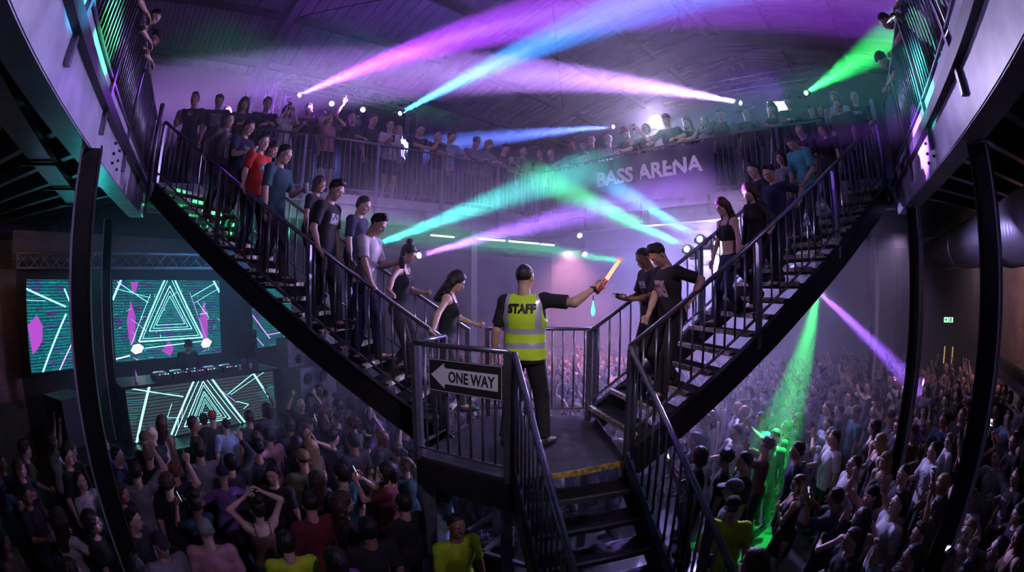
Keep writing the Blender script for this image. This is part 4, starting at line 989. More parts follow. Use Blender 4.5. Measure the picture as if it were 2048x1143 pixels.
beam((832,512), 9.1, (1150,428), 6.6, (.38,.12,1.0), 62000, 6.0, 'moving head throwing the violet beam behind the left staircase')
beam((1290,528), 9.0, (1000,486), 7.6, (.03,1.0,.30), 17000, 7.0, 'moving head throwing the green beam behind the two men in black')
beam((1378,500), 8.6, (1165,395), 6.0, (.03,1.0,.25), 34000, 6.0, 'moving head throwing the green beam across the banner')
beam((1403,480), 8.4, (1255,388), 5.9, CYA, 34000, 5.0, 'moving head throwing the cyan beam across the banner')
beam((1610,560), 9.5, (1800,740), 11.0, (.33,.10,1.0), 60000, 8.0, 'moving head throwing the purple beam down behind the right staircase')
beam((1640,560), 8.2, (1545,900), 7.6, GRN, 7000, 20, 'moving head throwing the green beam down onto the crowd on the right')
# ---------------- lamps, battens, duct, signs
def disc_lamp(p, tgt, lab, r=.12, strength=120, col=(1,.97,1)):
    g = empty('blinder_light', p, lab, 'stage light'); q = (Vector(tgt)-Vector(p)).normalized().to_track_quat('Z', 'Y').to_matrix()
    MB().lathe([(r*.6,-.25),(r*1.1,-.2),(r*1.15,0),(r*1.02,.01)], (0,0,0), 20, 0, q).build('housing', M['black']).parent = g
    MB().lathe([(r,.012),(r,.016)], (0,0,0), 20, 0, q).build('lens', emit('blinder_lens', col, strength)).parent = g
pA = at(1312, 243, 13.2); disc_lamp(pA, (0,2,1.5), 'glaring white lamp behind the onlookers at the far right gallery rail', .20, 30)
pB = at(1443, 492, 11.2); disc_lamp(pB, (.5,3,-1), 'glaring white lamp in the haze under the far right gallery', .20, 30)
tb = emit('tube_white', (.80,.78,1.0), 2.2)
for i, (a, b) in enumerate((((862,470),(908,474)), ((953,477),(1010,481)), ((1018,482),(1078,487)), ((1082,488),(1108,490)))):
    pa, pb = at_z(a[0], a[1], 1.12), at_z(b[0], b[1], 1.12); pa *= 1.0; pb *= 1.0
    pa = at(a[0], a[1], 11.4); pb = at(b[0], b[1], 12.2)
    g = empty('tube_light', pa, f'{["leftmost","second","third","rightmost"][i]} white tube light in the row under the far left gallery', 'tube light')
    MB().tube([pa, pb], .022, 8).build('tube', tb, g); MB().bar(pa+Vector((0,0,.05)), pb+Vector((0,0,.05)), .05, .04).build('housing', M['dark'], g)
# duct
t = empty('air_duct', (8, 5, .8), 'large spiral steel ventilation duct along the right wall', 'duct')
d0, d1 = UV(16.0, -2.35, 1.0-.05), UV(4.6, -2.35, .62); mb = MB(); n = 230; vs = []; fs = []; seg = 28
Ld = (d1-d0).length; dd = (d1-d0).normalized(); x = dd.cross(Vector((0,0,1))).normalized(); z = x.cross(dd)
for i in range(n+1):
    rr = .43+(.012 if i % 3 == 0 else 0); p = lerp(d0, d1, i/n)
    for k in range(seg): a = 2*PI*k/seg; vs.append(p+x*rr*math.cos(a)+z*rr*math.sin(a))
for i in range(n):
    for k in range(seg): a = i*seg+k; b = i*seg+(k+1) % seg; fs.append((a, b, b+seg, a+seg))
M['duct'] = mat('spiral_duct', (.50,.50,.54), .36, .8, noise=.2, nscale=3)
mb.add(vs, fs, 0, True); mb.build('pipe', M['duct'], t)
for s_ in (.13, .50, .82):
    p = lerp(d0, d1, s_); mb = MB(); mb.tube([p-dd*.05, p+dd*.05], .455, 28); mb.build('joint_band', M['duct'], t)
for s_ in (.44, .70, .90):
    p = lerp(d0, d1, s_)-x*.44+z*.02; sg = -1
    Mx = Matrix((x, dd, z)).transposed(); mb = MB()
    for (a1, a2, b1, b2) in ((0,.13,.30,.03),(0,-.13,.30,.03),(.14,0,.03,.26),(-.14,0,.03,.26)): mb.box(p+dd*a1+z*a2, (.09,b1,b2), Mx)
    g = mb.build('outlet_frame', M['white'], t); MB().box(p+x*.01, (.05,.26,.24), Mx).build('outlet', M['black'], g)
# exit sign
M['exitg'] = emit('exit_green', (.0,.32,.12), .8)
p = at(1897, 639, 18.2); dx = Vector((.62,-.78,0)).normalized(); t = empty('exit_sign', p, 'green and white lit exit sign with running figure above the far door', 'sign', rz=math.atan2(dx.y, dx.x))
loc(MB().box((0,0,0), (.42,.04,.20)).build('box', M['dark']), t)
loc(MB().add([(-.2,-.022,-.09),(.2,-.022,-.09),(.2,-.022,.09),(-.2,-.022,.09)], [(0,1,2,3)]).build('face', emit('exit_pale', (.55,1.0,.72), 1.6)), t)
mb = MB()
for a, b, w_ in (((-.15,0),(-.07,0),.05),((-.07,0),(-.10,.03),.015),((-.07,0),(-.10,-.03),.015),((.0,-.06),(.015,-.01),.014),((.015,-.01),(.0,.035),.022),((.0,.03),(.035,.01),.012),((.015,-.01),(.04,-.05),.014)):
    mb.bar((a[0],-.024,a[1]), (b[0],-.024,b[1]), .002, w_, up=(0,0,1) if a[0] != b[0] else (1,0,0))
loc(MB().box((.10,-.024,0), (.06,.002,.13)).build('door_symbol', M['exitg']), t); loc(mb.build('pictogram', M['exitg']), t); loc(MB().sphere((.008,-.024,.058), .014).build('pictogram_head', M['exitg']), t)
# doors on the end wall with lit glass
for i, px in enumerate((1890, 1906)):
    p = at(px, 690, 18.5); t = empty('door', (p.x,p.y,FLOOR), ['left','right'][i]+' leaf of the dark double door below the exit sign', 'door', rz=math.atan2(dx.y, dx.x))
    loc(MB().box((0,0,1.02), (.30,.05,2.04)).build('leaf', M['darkwall']), t); loc(MB().box((0,-.028,1.45), (.05,.01,.6)).build('glass_slot', emit('warm_slot', (1,.7,.25), .6)), t)
# cable tray on the left
a, b = at_z(-30, 150, 1.22), at_z(152, 408, 1.22); t = empty('cable_tray', a, 'perforated metal cable tray under the near left gallery', 'cable tray'); d = (b-a).normalized(); x = d.cross(Vector((0,0,1))).normalized()
MB().bar(a, b, .30, .012).build('bed', M['steel'], t)
for s_ in (-1, 1): MB().bar(a+x*s_*.15+Vector((0,0,.03)), b+x*s_*.15+Vector((0,0,.03)), .012, .07).build('side', M['steel'], t)
for k in (.45, .72, .97):
    p = lerp(a, b, k); MB().bar(p-x*.3-Vector((0,0,.03)), p+x*.2-Vector((0,0,.03)), .04, .03).build('bracket', M['dark'], t); MB().tube([p+x*.1, p+x*.1+Vector((0,0,.25))], .006, 5).build('hanger', M['steel'], t)
# upper screen fragment seen over the far right gallery
def draw_up(P):
    for k in range(5): P.line((.1+.18*k,.0),(.25+.2*k,1),.03,2); P.line((0,.2*k),(1,.25*k+.1),.02,5)
qa, qb = at(1537, 225, 14.5), at(1579, 225, 14.5)
corner_panel('led_screen', (qa.x, qa.y), (qb.x, qb.y), at(1557, 246, 14.5).z, at(1557, 199, 14.5).z, draw_up, 'white screen fragment glowing behind the gallery onlookers', mats=[emit('screen_bright', (.85,.85,1.0), 2.2)]+SM[1:])
# high bay lamps
for p, lab in ((UV(11.2, 4.45, 7.2), 'bell shaped warehouse lamp hanging from the roof ridge'), (UV(15.0, 4.2, 6.7), 'farther bell shaped warehouse lamp below the ridge')):
    g = empty('high_bay_lamp', p, lab, 'lamp')
    MB().lathe([(.07,.42),(.09,.40),(.10,.22),(.26,.02),(.27,0),(.24,.0)], tuple(Vector((0,0,0))), 18).build('shade', M['steel']).parent = g
    MB().tube([(0,0,.42),(0,0,.85)], .012, 6).build('hanger', M['dark']).parent = g
# mirror balls / round lamps on the far left gallery
for i, (px, py, r) in enumerate(((640,238,.24),(708,245,.2))):
    p = at(px, py, 12.2); o = MB().sphere((0,0,0), r, 0, 20, 12).build('round_lamp', M['steel']); o.location = p; tag(o, ['larger','smaller'][i]+' round chrome lamp behind the onlookers on the far left gallery', 'lamp')
    MB().tube([(0,0,-r*.8),(0,0,DECK-p.z+.01)], .02, 6).build('stand', M['dark']).parent = o
# small par cans
for i, (px, py) in enumerate(((665,206),(727,218),(1158,468),(1168,505))):
    d_ = 12.6 if i < 2 else 12.4; p = at(px, py, d_); g = empty('par_light', p, ['left small par light under the goal-post truss','right small par light under the goal-post truss','par light clamped under the far right gallery','par light hanging lower under the far right gallery'][i], 'stage light')
    q = Vector((.1,-.8,-.5)).to_track_quat('Z', 'Y').to_matrix()
    MB().lathe([(.06,-.12),(.09,-.08),(.09,.08)], (0,0,0), 14, 0, q).build('can', M['steel']).parent = g
    MB().lathe([(.07,.082),(.07,.085)], (0,0,0), 14, 0, q).build('lens', emit('par_lens', (.8,.85,1), 4)).parent = g
    MB().tube([(0,0,.05),(0,0,.34)], .012, 6).build('clamp', M['dark']).parent = g
# kit on the floor below the landing
for i, (a, b) in enumerate((((935,1062),(1012,1008)),((965,1105),(1025,1055)),((962,1103),(1068,1134)))):
    tag(MB().bar(at_z(*a, -3.3), at_z(*b, -3.3), .06, .05).build('barrier_rail', M['steel']), ['left','middle','right'][i]+' grey barrier rail on the ground below the landing', 'barrier')
random.seed(8); p = at_z(975, 1068, -3.3); g = empty('equipment_case', p-Vector((0,0,.55)), 'open case of cables and kit below the landing', 'case')
loc(MB().box((0,0,.25), (.7,.5,.5)).build('case', M['black']), g)
mb = MB()
for k in range(9): mb.tube([(random.uniform(-.3,.3), random.uniform(-.2,.2), .51+.02*random.random()) for _ in range(4)], .012, 6, mi=k % 3)
loc(mb.build('cables', [M['ply'], mat('cable_blue', (.05,.1,.5), .4), M['white']]), g)
# ================================================================ people
def yaw_to(p, t): return math.atan2(-(t[0]-p[0]), t[1]-p[1])
def unit_yaw(d): return math.atan2(-d[0], d[1])
PROTO = {}
def proto(key, P, hi=1):
    P = dict(P)
    if (key, hi) not in PROTO: PROTO[(key, hi)] = (build_person(P, hi), P)
    return PROTO[(key, hi)]
DNL = dict(handL=(-.27,.05,.86), poleL=(-.4,-.9,0)); DNR = dict(handR=(.27,.05,.86), poleR=(.4,-.9,0))
POSE = {
 'stand': dict(handL=(-.25,.08,.87), handR=(.26,.02,.88)),
 'lookup': dict(handL=(-.24,.10,.90), handR=(.25,.10,.88), head=(-.28,.1,0)),
 'drink': dict(**DNL, handR=(.17,.34,1.20), poleR=(.5,-.5,-1), curlR=1.0, hdR=(-.15,1,.25), palmR=(-1,0,0), thumbR=(0,.2,1)),
 'up1': dict(**DNL, handR=(.28,.14,1.86), poleR=(1,-.2,-.3), curlR=.5, pointR=True, hdR=(0,.1,1), palmR=(0,1,0), thumbR=(-1,0,0), shrugR=.05, head=(-.12,0,.05)),
 'up1L': dict(**DNR, handL=(-.30,.20,1.80), poleL=(-1,-.2,-.3), curlL=1.1, hdL=(0,.2,1), palmL=(0,1,0), thumbL=(1,0,0), shrugL=.05, head=(-.1,0,-.05)),
 'up2': dict(handL=(-.26,.12,1.84), handR=(.24,.16,1.88), poleL=(-1,.1,-.2), poleR=(1,.1,-.2), shrugL=.05, shrugR=.05, palmL=(0,1,0), palmR=(0,1,0), thumbL=(1,0,0), thumbR=(-1,0,0), hdL=(.1,0,1), hdR=(-.1,0,1), curlL=.3, curlR=.7, head=(-.15,0,0)),
 'overhead': dict(handL=(-.10,.05,1.78), handR=(.10,.06,1.80), poleL=(-1,0,.1), poleR=(1,0,.1), shrugL=.04, shrugR=.04, hdL=(.7,0,.7), hdR=(-.7,0,.7), palmL=(0,0,-1), palmR=(0,0,-1), thumbL=(0,-1,0), thumbR=(0,-1,0), head=(-.05,.3,0)),
 'phone': dict(handL=(-.07,.36,1.50), handR=(.09,.36,1.50), poleL=(-.6,0,-1), poleR=(.6,0,-1), hdL=(.2,.3,1), hdR=(-.2,.3,1), palmL=(1,.2,0), palmR=(-1,.2,0), thumbL=(0,-1,.2), thumbR=(0,-1,.2), curlL=.8, curlR=.8),
 'face': dict(**DNL, handR=(.06,.24,1.46), poleR=(.7,0,-1), hdR=(-.3,-.2,1), palmR=(-.3,-1,0), thumbR=(-1,0,0), curlR=.9, head=(.1,0,0)),
 'chest': dict(handL=(.04,.20,1.26), handR=(-.02,.22,1.33), poleL=(-.8,0,-.8), poleR=(.8,0,-.8), hdL=(1,.1,.3), hdR=(-1,.1,.4), palmL=(0,-1,0), palmR=(0,-1,0), thumbL=(0,0,1), thumbR=(0,0,1), head=(-.1,.5,0)),
 'dance': dict(handL=(-.30,.30,1.22), handR=(.30,.24,1.38), poleL=(-1,-.3,-.6), poleR=(1,-.3,-.6), hdL=(.2,.6,.6), hdR=(-.2,.5,.8), twist=.25, side=.05, curlL=.8, curlR=.8, footL=(-.16,.08,0), footR=(.15,-.08,0), pel=(.02,0,.90)),
 'clap': dict(handL=(-.06,.30,1.58), handR=(.06,.30,1.60), poleL=(-1,0,-.5), poleR=(1,0,-.5), hdL=(.3,.1,1), hdR=(-.3,.1,1), palmL=(1,0,0), palmR=(-1,0,0), thumbL=(0,-1,0), thumbR=(0,-1,0), curlL=.2, curlR=.2, head=(-.15,0,0)),
 'rail': dict(handL=(.02,.44,1.10), handR=(-.02,.46,1.12), poleL=(-1,-.2,-.3), poleR=(1,-.2,-.3), frameL='W', frameR='W', lean=.30, pel=(0,-.06,.90), head=(.22,0,0), hdL=(.8,.3,0), hdR=(-.8,.3,0), palmL=(0,0,-1), palmR=(0,0,-1), thumbL=(0,1,0), thumbR=(0,1,0), curlL=.8, curlR=.8),
 'rail2': dict(handL=(-.26,.36,1.12), handR=(.26,.36,1.12), poleL=(-.8,-.8,0), poleR=(.8,-.8,0), frameL='W', frameR='W', lean=.16, pel=(0,-.02,.92), head=(.30,.15,0), hdL=(0,1,-.1), hdR=(0,1,-.1), palmL=(0,0,-1), palmR=(0,0,-1), thumbL=(1,0,0), thumbR=(-1,0,0), curlL=1.0, curlR=1.0),
}
PW = {'stand': 'standing', 'lookup': 'looking up', 'drink': 'hand held forward', 'up1': 'pointing one arm up', 'up1L': 'left fist raised', 'up2': 'both arms up', 'overhead': 'hands on top of head', 'phone': 'raising a phone', 'face': 'hand at mouth',
 'chest': 'hands clasped at chest', 'dance': 'dancing with bent arms', 'clap': 'clapping at face height', 'rail': 'leaning on the rail', 'rail2': 'both hands on the rail'}
TOPN = {'tee': 't-shirt', 'tank': 'tank top', 'crop': 'crop top', 'hoodie': 'hooded top', 'jacket': 'jacket', 'shirt': 'long-sleeved shirt', 'vest': 'vest'}
def pk(sex, pose, top='tee', legs='jeans', hi=1, **kw):
    key = (sex, pose, top, legs)+tuple(sorted(kw.items()))
    P = dict(POSE[pose]); P.update(fem=1 if sex == 'f' else 0, top=top, legs=legs, **kw)
    return proto(key, P, hi)
PHONE_ME = None
def phone(o, pr, n='R', lab='phone held by an onlooker', glow=False):
    """a phone in the fingers of hand n of person o"""
    J = pr['J']; p = J['wr'+n]+J['hd'+n]*.085+J['pn'+n]*.028; w = world_of((o.location, o.rotation_euler.z, o.scale.x), p)
    d = J['hd'+n]; yaw = o.rotation_euler.z; dw = Vector((math.cos(yaw)*d[0]-math.sin(yaw)*d[1], math.sin(yaw)*d[0]+math.cos(yaw)*d[1], d[2]))
    q = dw.to_track_quat('Z', 'Y').to_matrix(); b = MB().box((0,0,.02), (.075,.009,.15), q).build('phone', M['phone']); b.location = w
    MB().box(q @ Vector((0,-.006,.02)), (.066,.002,.135), q).build('screen', LMS if glow else M['glass']).parent = b
    return tag(b, lab, 'phone')
LMS = emit('phone_screen', (.7,.8,1), 1.5)
def cup(o, pr, n='R', lab='dark plastic cup held in a hand', m=None):
    J = pr['J']; p = J['wr'+n]+J['hd'+n]*.09+J['pn'+n]*.045; w = world_of((o.location, o.rotation_euler.z, o.scale.x), p)
    b = MB().lathe([(.030,-.07),(.040,.06),(.040,.065)], (0,0,0), 16).build('cup', m or M['cup']); b.location = w; tag(b, lab, 'cup')
    MB().lathe([(.0365,.066),(.0365,.067)], (0,0,0), 16).build('drink', M['glass']).parent = b; return b
# ---------------- people on the two staircases
ST = {'L': (PL0, dL, sL, WL, GL), 'R': (PR0, dR, sR, WR, GR)}
def place_stair(which, px, py, hz=1.60, wmin=.22, wmax=None, ds=.20):
    p0, d, s, W, g = ST[which]; r = ray(px, py); best = None; wmax = wmax or W-.22
    for i in range(25):
        w = wmin+(wmax-wmin)*i/24; o = p0+s*w; n = Vector((-d.y, d.x, 0)); t = o.dot(n)/(r.x*n.x+r.y*n.y); P = r*t; sd = (P-o).dot(d)+ds; k = max(1, min(17, int(sd/g)+1)); zt = LAND+RISE*k
        h = P.z-zt; e = abs(h-hz)
        if best is None or e < best[0]: best = (e, w, sd, k, h, P)
    return best
def stair_person(which, px, py, label, P=None, rail=None, yaw=0.0, hi=2, hz=1.60, after=None, w=None, **kw):
    P0 = dict(P or {}); p0, d, s, W, g = ST[which]; kw.setdefault('hair', 'short'); lead = kw.pop('lead', 'L'); ds = .20; best = None
    for attempt in range(3):
        P = dict(P0); e, ww, sd, k, h, HP = place_stair(which, px, py, hz, ds=ds) if w is None else place_stair(which, px, py, hz, w, w+.001, ds)
        sc = max(.90, min(1.10, h/hz)); base = p0+d*(g*(k-1)+.10)+s*ww; base.z = LAND+RISE*k
        def setup(base):
            P = dict(P0); fr = (base, unit_yaw(-d)+yaw, sc)
            dn = Vector(local_of(fr, base-d*g+Vector((0,0,-RISE)))); tr = 'R' if lead == 'L' else 'L'; sg = -1 if lead == 'L' else 1
            P.setdefault('pel', (0, .09, max(.74, min(.93, (HP.z-base.z)/sc-.68)))); P['foot'+lead] = (sg*.10, dn.y+.02, dn.z); P['foot'+tr] = (-sg*.10, .0, 0)
            P.setdefault('head', (.35, 0, 0)); P.setdefault('lean', .10)
            for n, side, ahead in rail or []:
                q = p0+s*(0.0 if side == 'near' else W)+d*((base-p0).dot(d)-ahead); q.z = LAND+RISE*.5+RISE/g*((q-p0).dot(d))+.98+.045
                l = np.array(local_of(fr, q)); v = np.array(local_of(fr, q-d*.3-Vector((0,0,.3*RISE/g))))-l
                P['frame'+n] = 'W'; P['hd'+n] = tuple(v); P['palm'+n] = (0, 0, -1); P['thumb'+n] = (1 if n == 'L' else -1, 0, 0); P.setdefault('curl'+n, 1.1); P['hand'+n] = tuple(l-nrm(v)*.08)
            for n in 'LR': P.setdefault('hand'+n, ((-1 if n == 'L' else 1)*.25, .08, .88))
            return P, fr
        P, fr = setup(base); hw = world_of(fr, skeleton(P)['hc']); sh = HP-hw; a_ = sh.dot(d)
        if best is None or abs(a_) < best[0]: best = (abs(a_), ds)
        if abs(a_) <= .13 or attempt == 2: break
        ds += a_*1.0
    a_ = max(-.16, min(.16, a_)); b_ = max(-ww+.14, min(W-.14-ww, sh.dot(s))); base = base+d*a_+s*b_; P, fr = setup(base)
    pr = build_person(P, hi); o = spawn(pr, P, base, fr[1], sc, label=label, **kw)
    if after: after(o, pr)
    return o
D0 = dict(handR=(.17,.32,1.20), curlR=1.0, hdR=(-.15,1,.2), palmR=(-1,0,0), thumbR=(0,.2,1), poleR=(.6,-.6,-1))
D0L = dict(handL=(-.17,.32,1.20), curlL=1.0, hdL=(.15,1,.2), palmL=(1,0,0), thumbL=(0,.2,1), poleL=(-.6,-.6,-1))
# the left staircase: walkers face right and down, their right hand is on the near rail
stair_person('L', 915, 562, 'woman with dark wavy hair and black tank top at the foot of the left staircase', dict(fem=1, top='tank', legs='leggings', head=(.45,-.1,0), handL=(-.12,.34,1.12), hdL=(.3,1,.1), curlL=1), yaw=.1, skin=1, hair='longwavy', hcol='dark', legs='charcoal', hi=2, hz=1.54, rail=[('R', 'near', .15)], w=.52)
stair_person('L', 818, 508, 'woman with hair in a bun and black tank top on the left staircase', dict(fem=1, top='tank', legs='leggings', head=(.40,0,0), handL=(-.10,.30,1.15), hdL=(.3,1,.2), curlL=1), skin=0, hair='bun', hcol='black', legs='black', rail=[('R', 'near', .30)], lead='R', hz=1.50)
stair_person('L', 757, 447, 'man in white t-shirt and dark jeans holding a cup on the left staircase', dict(**D0L, head=(.5,0,0), lean=.14), rail=[('R', 'near', .42)], top='white', legs='navy', hair='quiff', hcol='dark', skin=3, w=.34, after=lambda o, pr: cup(o, pr, 'L', 'dark plastic cup in the hand of the man in white t-shirt'))
stair_person('L', 728, 412, 'man in navy t-shirt behind the one in white on the left staircase', dict(head=(.35,0,0)), top='navy', hair='short', skin=5, w=.74, lead='R')
stair_person('L', 673, 380, 'man in black t-shirt gripping the near rail mid-way on the left staircase', dict(head=(.45,-.1,0), lean=.12, print=(.10,1.22,1.34), build=1.06), rail=[('R', 'near', .30)], top='black', legs='black', hair='quiff', skin=3, w=.32)
stair_person('L', 640, 370, 'long-haired person in black t-shirt behind the man gripping the rail', dict(fem=1, top='tee', head=(.25,-.3,0)), top='black', legs='black', hair='bob', hcol='brown', skin=0, w=.66, lead='R')
stair_person('L', 570, 310, 'man in dark teal t-shirt carrying a glass of drink on the left staircase', dict(**D0L, head=(.35,0,0), build=1.1), top='teal', legs='charcoal', hair='short', hcol='black', skin=3, w=.36, after=lambda o, pr: cup(o, pr, 'L', 'glass of drink held by the man in teal t-shirt', M['ply']))
stair_person('L', 527, 287, 'smiling man in bright red t-shirt on the left staircase', dict(head=(.2,-.35,0), print=(.07,1.2,1.33), build=1.08), top='red', legs='navy', hair='short', hcol='dark', skin=5, rail=[('R', 'near', .25)], w=.36)
stair_person('L', 546, 300, 'person half hidden behind the man in the red t-shirt', dict(fem=1, top='tee'), top='charcoal', hair='pony', skin=1, w=.78, lead='R')
stair_person('L', 498, 256, 'man in dark blue t-shirt holding a pale drink high on the left staircase', dict(**D0, head=(.35,0,0), print=(.08,1.26,1.31)), top='navy', hair='short', hcol='black', skin=3, w=.62, after=lambda o, pr: cup(o, pr, 'R', 'pale cup held by the man in dark blue t-shirt', M['signwhite']))
stair_person('L', 458, 243, 'man in dark jacket over a red shirt leaning near the top of the left staircase', dict(top='jacket', print=(.05,1.0,1.42), head=(.15,-.3,0)), top='charcoal', hair='short', hcol='dark', skin=3, rail=[('R', 'near', .10)], w=.34)
# the right staircase: walkers face left and down, their left hand is on the near rail
stair_person('R', 1315, 505, 'man in black t-shirt, hand on rail, at the foot of the right staircase', dict(head=(.65,.1,0), lean=.16, build=1.06, print=(.10,1.15,1.34), handR=(.05,.30,.95), hdR=(0,.6,-.6), curlR=.9, poleL=(-.5,-.5,-.8)), rail=[('L', 'near', .12)], top='black', legs='black', hair='quiff', hcol='dark', skin=0, w=.30, hz=1.5)
stair_person('R', 1286, 515, 'man in black t-shirt looking at his phone behind the rail hand man', dict(head=(.5,.1,0), lean=.10, print=(.08,1.25,1.34), handL=(-.05,.33,1.14), handR=(.10,.33,1.14), hdL=(.2,1,.2), hdR=(-.2,1,.2), palmL=(0,-.2,1), palmR=(0,-.2,1), thumbL=(-1,0,0), thumbR=(1,0,0), curlL=.7, curlR=.7), top='black', legs='black', hair='buzz', hcol='dark', skin=4, w=.86, hz=1.5, lead='R', after=lambda o, pr: phone(o, pr, 'R', 'phone held by the man at the foot of the right staircase'))
stair_person('R', 1444, 432, 'woman with long hair in black crop top and wide jeans on the right staircase', dict(fem=1, top='crop', legs='jeans', head=(.45,.15,0), handR=(.30,.12,.86)), top='black', legs='navy', hair='long', hcol='brown', skin=1, w=.62, hz=1.52, lead='R')
stair_person('R', 1497, 388, 'woman with very long brown hair and black top on the right staircase', dict(fem=1, top='shirt', legs='leggings', head=(.5,.1,0)), top='black', legs='black', hair='longwavy', hcol='brown', skin=1, rail=[('L', 'near', .30)], w=.42, hz=1.55)
stair_person('R', 1537, 345, 'man in dark navy shirt with hand towards the near rail on the right staircase', dict(head=(.5,.1,0), build=1.12), top='navy', legs='black', hair='quiff', hcol='dark', skin=0, rail=[('L', 'near', .10)], w=.36)
stair_person('R', 1506, 340, 'man behind the navy shirt with face lit violet on the right staircase', dict(head=(.45,.1,0)), top='black', legs='black', hair='short', skin=1, w=.90, lead='R')
stair_person('R', 1562, 325, 'long-haired person looking left behind the teal top on the right staircase', dict(fem=1, top='tee', head=(.2,.35,0)), top='grey', hair='long', hcol='brown', skin=5, w=.95)
stair_person('R', 1586, 308, 'person bending forward in a teal and white t-shirt on the right staircase', dict(top='tee', lean=.35, head=(.6,.2,0), handL=(-.16,.25,1.0), handR=(.22,.2,.92), pel=(0,.0,.9)), top='aqua', legs='charcoal', hair='curly', hcol='dark', skin=3, w=.45, hz=1.48, lead='R')
stair_person('R', 1600, 262, 'fair bald man in black t-shirt with blue print on the right staircase', dict(head=(.4,.15,0), print=(.09,1.2,1.34)), top='black', hair='buzz', hcol='grey', skin=5, w=.90)
stair_person('R', 1645, 258, 'woman in black t-shirt holding a drink high on the right staircase', dict(**D0, fem=1, top='tee', head=(.4,.1,0)), top='black', legs='black', hair='long', hcol='dark', skin=1, w=.48, after=lambda o, pr: cup(o, pr, 'R', 'cup held by the woman high on the right staircase'))
stair_person('R', 1719, 232, 'man in dark clothes at the top tread of the right staircase', dict(head=(.2,.1,0)), top='charcoal', hair='short', skin=0, w=.70)
# ---------------- the staff member on the landing
sx, sy = .125, 4.56; ST_yaw = math.radians(-14); fr = ((sx, sy, LAND), ST_yaw, 1.045)
fist = at(1188, 577, 4.55); fl = local_of(fr, fist)
P = dict(top='tee', build=1.2, hem=.84, head=(.0, -.28, 0), handR=fl, frameR='W', poleR=(.2,-.9,-.7), hdR=(.8,.55,.28), palmR=(.5,-.8,.1), thumbR=(.2,.1,1), curlR=1.35, shrugR=.02, handL=(-.33,.06,.86), poleL=(-.5,-.8,0), curlL=.7, footL=(-.17,-.02,0), footR=(.19,.06,0), fyawL=.35, fyawR=-.45, pel=(0,0,.925))
prS = build_person(P, 2); staff = spawn(prS, P, fr[0], fr[1], fr[2], skin=0, top='black', legs='black', hair='buzz', hcol='dark', shoe='black', label='staff member in hi-vis yellow STAFF vest pointing right with a glowing wand')
J = prS['J']; R = J['R']; T = J['T']
vp = torso_prims(J, 0, .034, 1.2)+[cap(T(-.05, 0, 1.0), T(-.06, 0, .78), .150, .158, k=.02), cap(T(.05, 0, 1.0), T(.06, 0, .78), .150, .158, k=.02), cut(T(0,0,.875), R@A(0,0,-1)), ell(T(0,.03,1.53), (.098,.13,.10), R, sub=1, k=.01), ell(T(.235,-.01,1.36), (.065,.12,.135), R, sub=1, k=.01), ell(T(-.235,-.01,1.36), (.065,.12,.135), R, sub=1, k=.01)]
v, f = nets(vp, .010, .035); lo = (v-J['pel'])@R; lo[:, 2] += .93; fc = lo[f].mean(1); x_, y_, z_ = fc.T
band = ((z_ > .985)&(z_ < 1.04))|((z_ > 1.115)&(z_ < 1.17))|((np.abs(np.abs(x_)-.15) < .026)&(z_ > 1.15))
vest = bpy.data.objects.new('hi_vis_vest', np_mesh('vest', [(v, f, band.astype(int))], [M['hivis'], M['reflect']])); link(vest); vest.parent = staff
from mathutils.bvhtree import BVHTree
bvh = BVHTree.FromPolygons([tuple(p) for p in v], [tuple(q) for q in f])
me = fit_text(text_mesh('STAFF', .125, .0085, .0006), .262, .088); me.materials.append(M['ink'])
for q in me.vertices:
    x, dy, z = q.co; hit = bvh.ray_cast(Vector(T(x, -.6, 1.352+z)), Vector(R@A(0, 1, 0)))[0]
    q.co = (hit if hit is not None else Vector(T(x, -.16, 1.352+z)))+Vector(R@A(0, -.004+dy*.3, 0))
o = bpy.data.objects.new('staff_lettering', me); link(o); o.parent = staff
# glowing wand in the fist
wp = world_of(fr, J['wr'+'R']+J['hdR']*.075+J['pn'+'R']*.02); wt = at(1236, 524, 4.62); dw = (wt-wp).normalized(); W0 = wp-dw*.09
wd = MB().tube([W0, W0+dw*.03, W0+dw*.17], [.017,.02,.021], 14).build('traffic_wand', mat('wand_handle', (.25,.02,.02), .4)); tag(wd, 'glowing orange-white traffic wand in the staff member\'s right hand', 'wand')
MB().tube([W0+dw*.17, W0+dw*.20, W0+dw*.40], [.021,.020,.019], 14).build('glow_tube', emit('wand_glow', (1.0,.36,.20), 2.2), wd); MB().tube([W0+dw*.40, W0+dw*.43], [.019,.021], 14).build('tip', emit('wand_tip', (1.0,.22,.10), 1.2), wd)
l = bpy.data.lights.new('wand_lamp', 'POINT'); l.energy = 1.5; l.color = (1,.35,.2); l.shadow_soft_size = .03; o = bpy.data.objects.new('wand_lamp', l); link(o); o.location = W0+dw*.30+Vector((0,-.04,0))
# green glow stick hanging on a string from his wrist
gp = world_of(fr, J['wrR']+J['hdR']*(-.01)); g = MB().tube([gp-Vector((0,0,.06)), gp-Vector((0,0,.12))], .004, 6).build('glow_stick_pendant', M['black']); tag(g, 'small green glowing bulb hanging below the staff member\'s wrist', 'light')
MB().lathe([(.004,0),(.008,-.03),(.022,-.10),(.020,-.13),(.004,-.15)], tuple(gp-Vector((0,0,.11))), 12).build('bulb', emit('pendant_green', (.15,1,.55), 2.0)).parent = g
MB().tube([gp-Vector((0,0,.028)), gp+Vector((.0,0,.028))], .034, 12).build('wrist_band', M['black']).parent = g
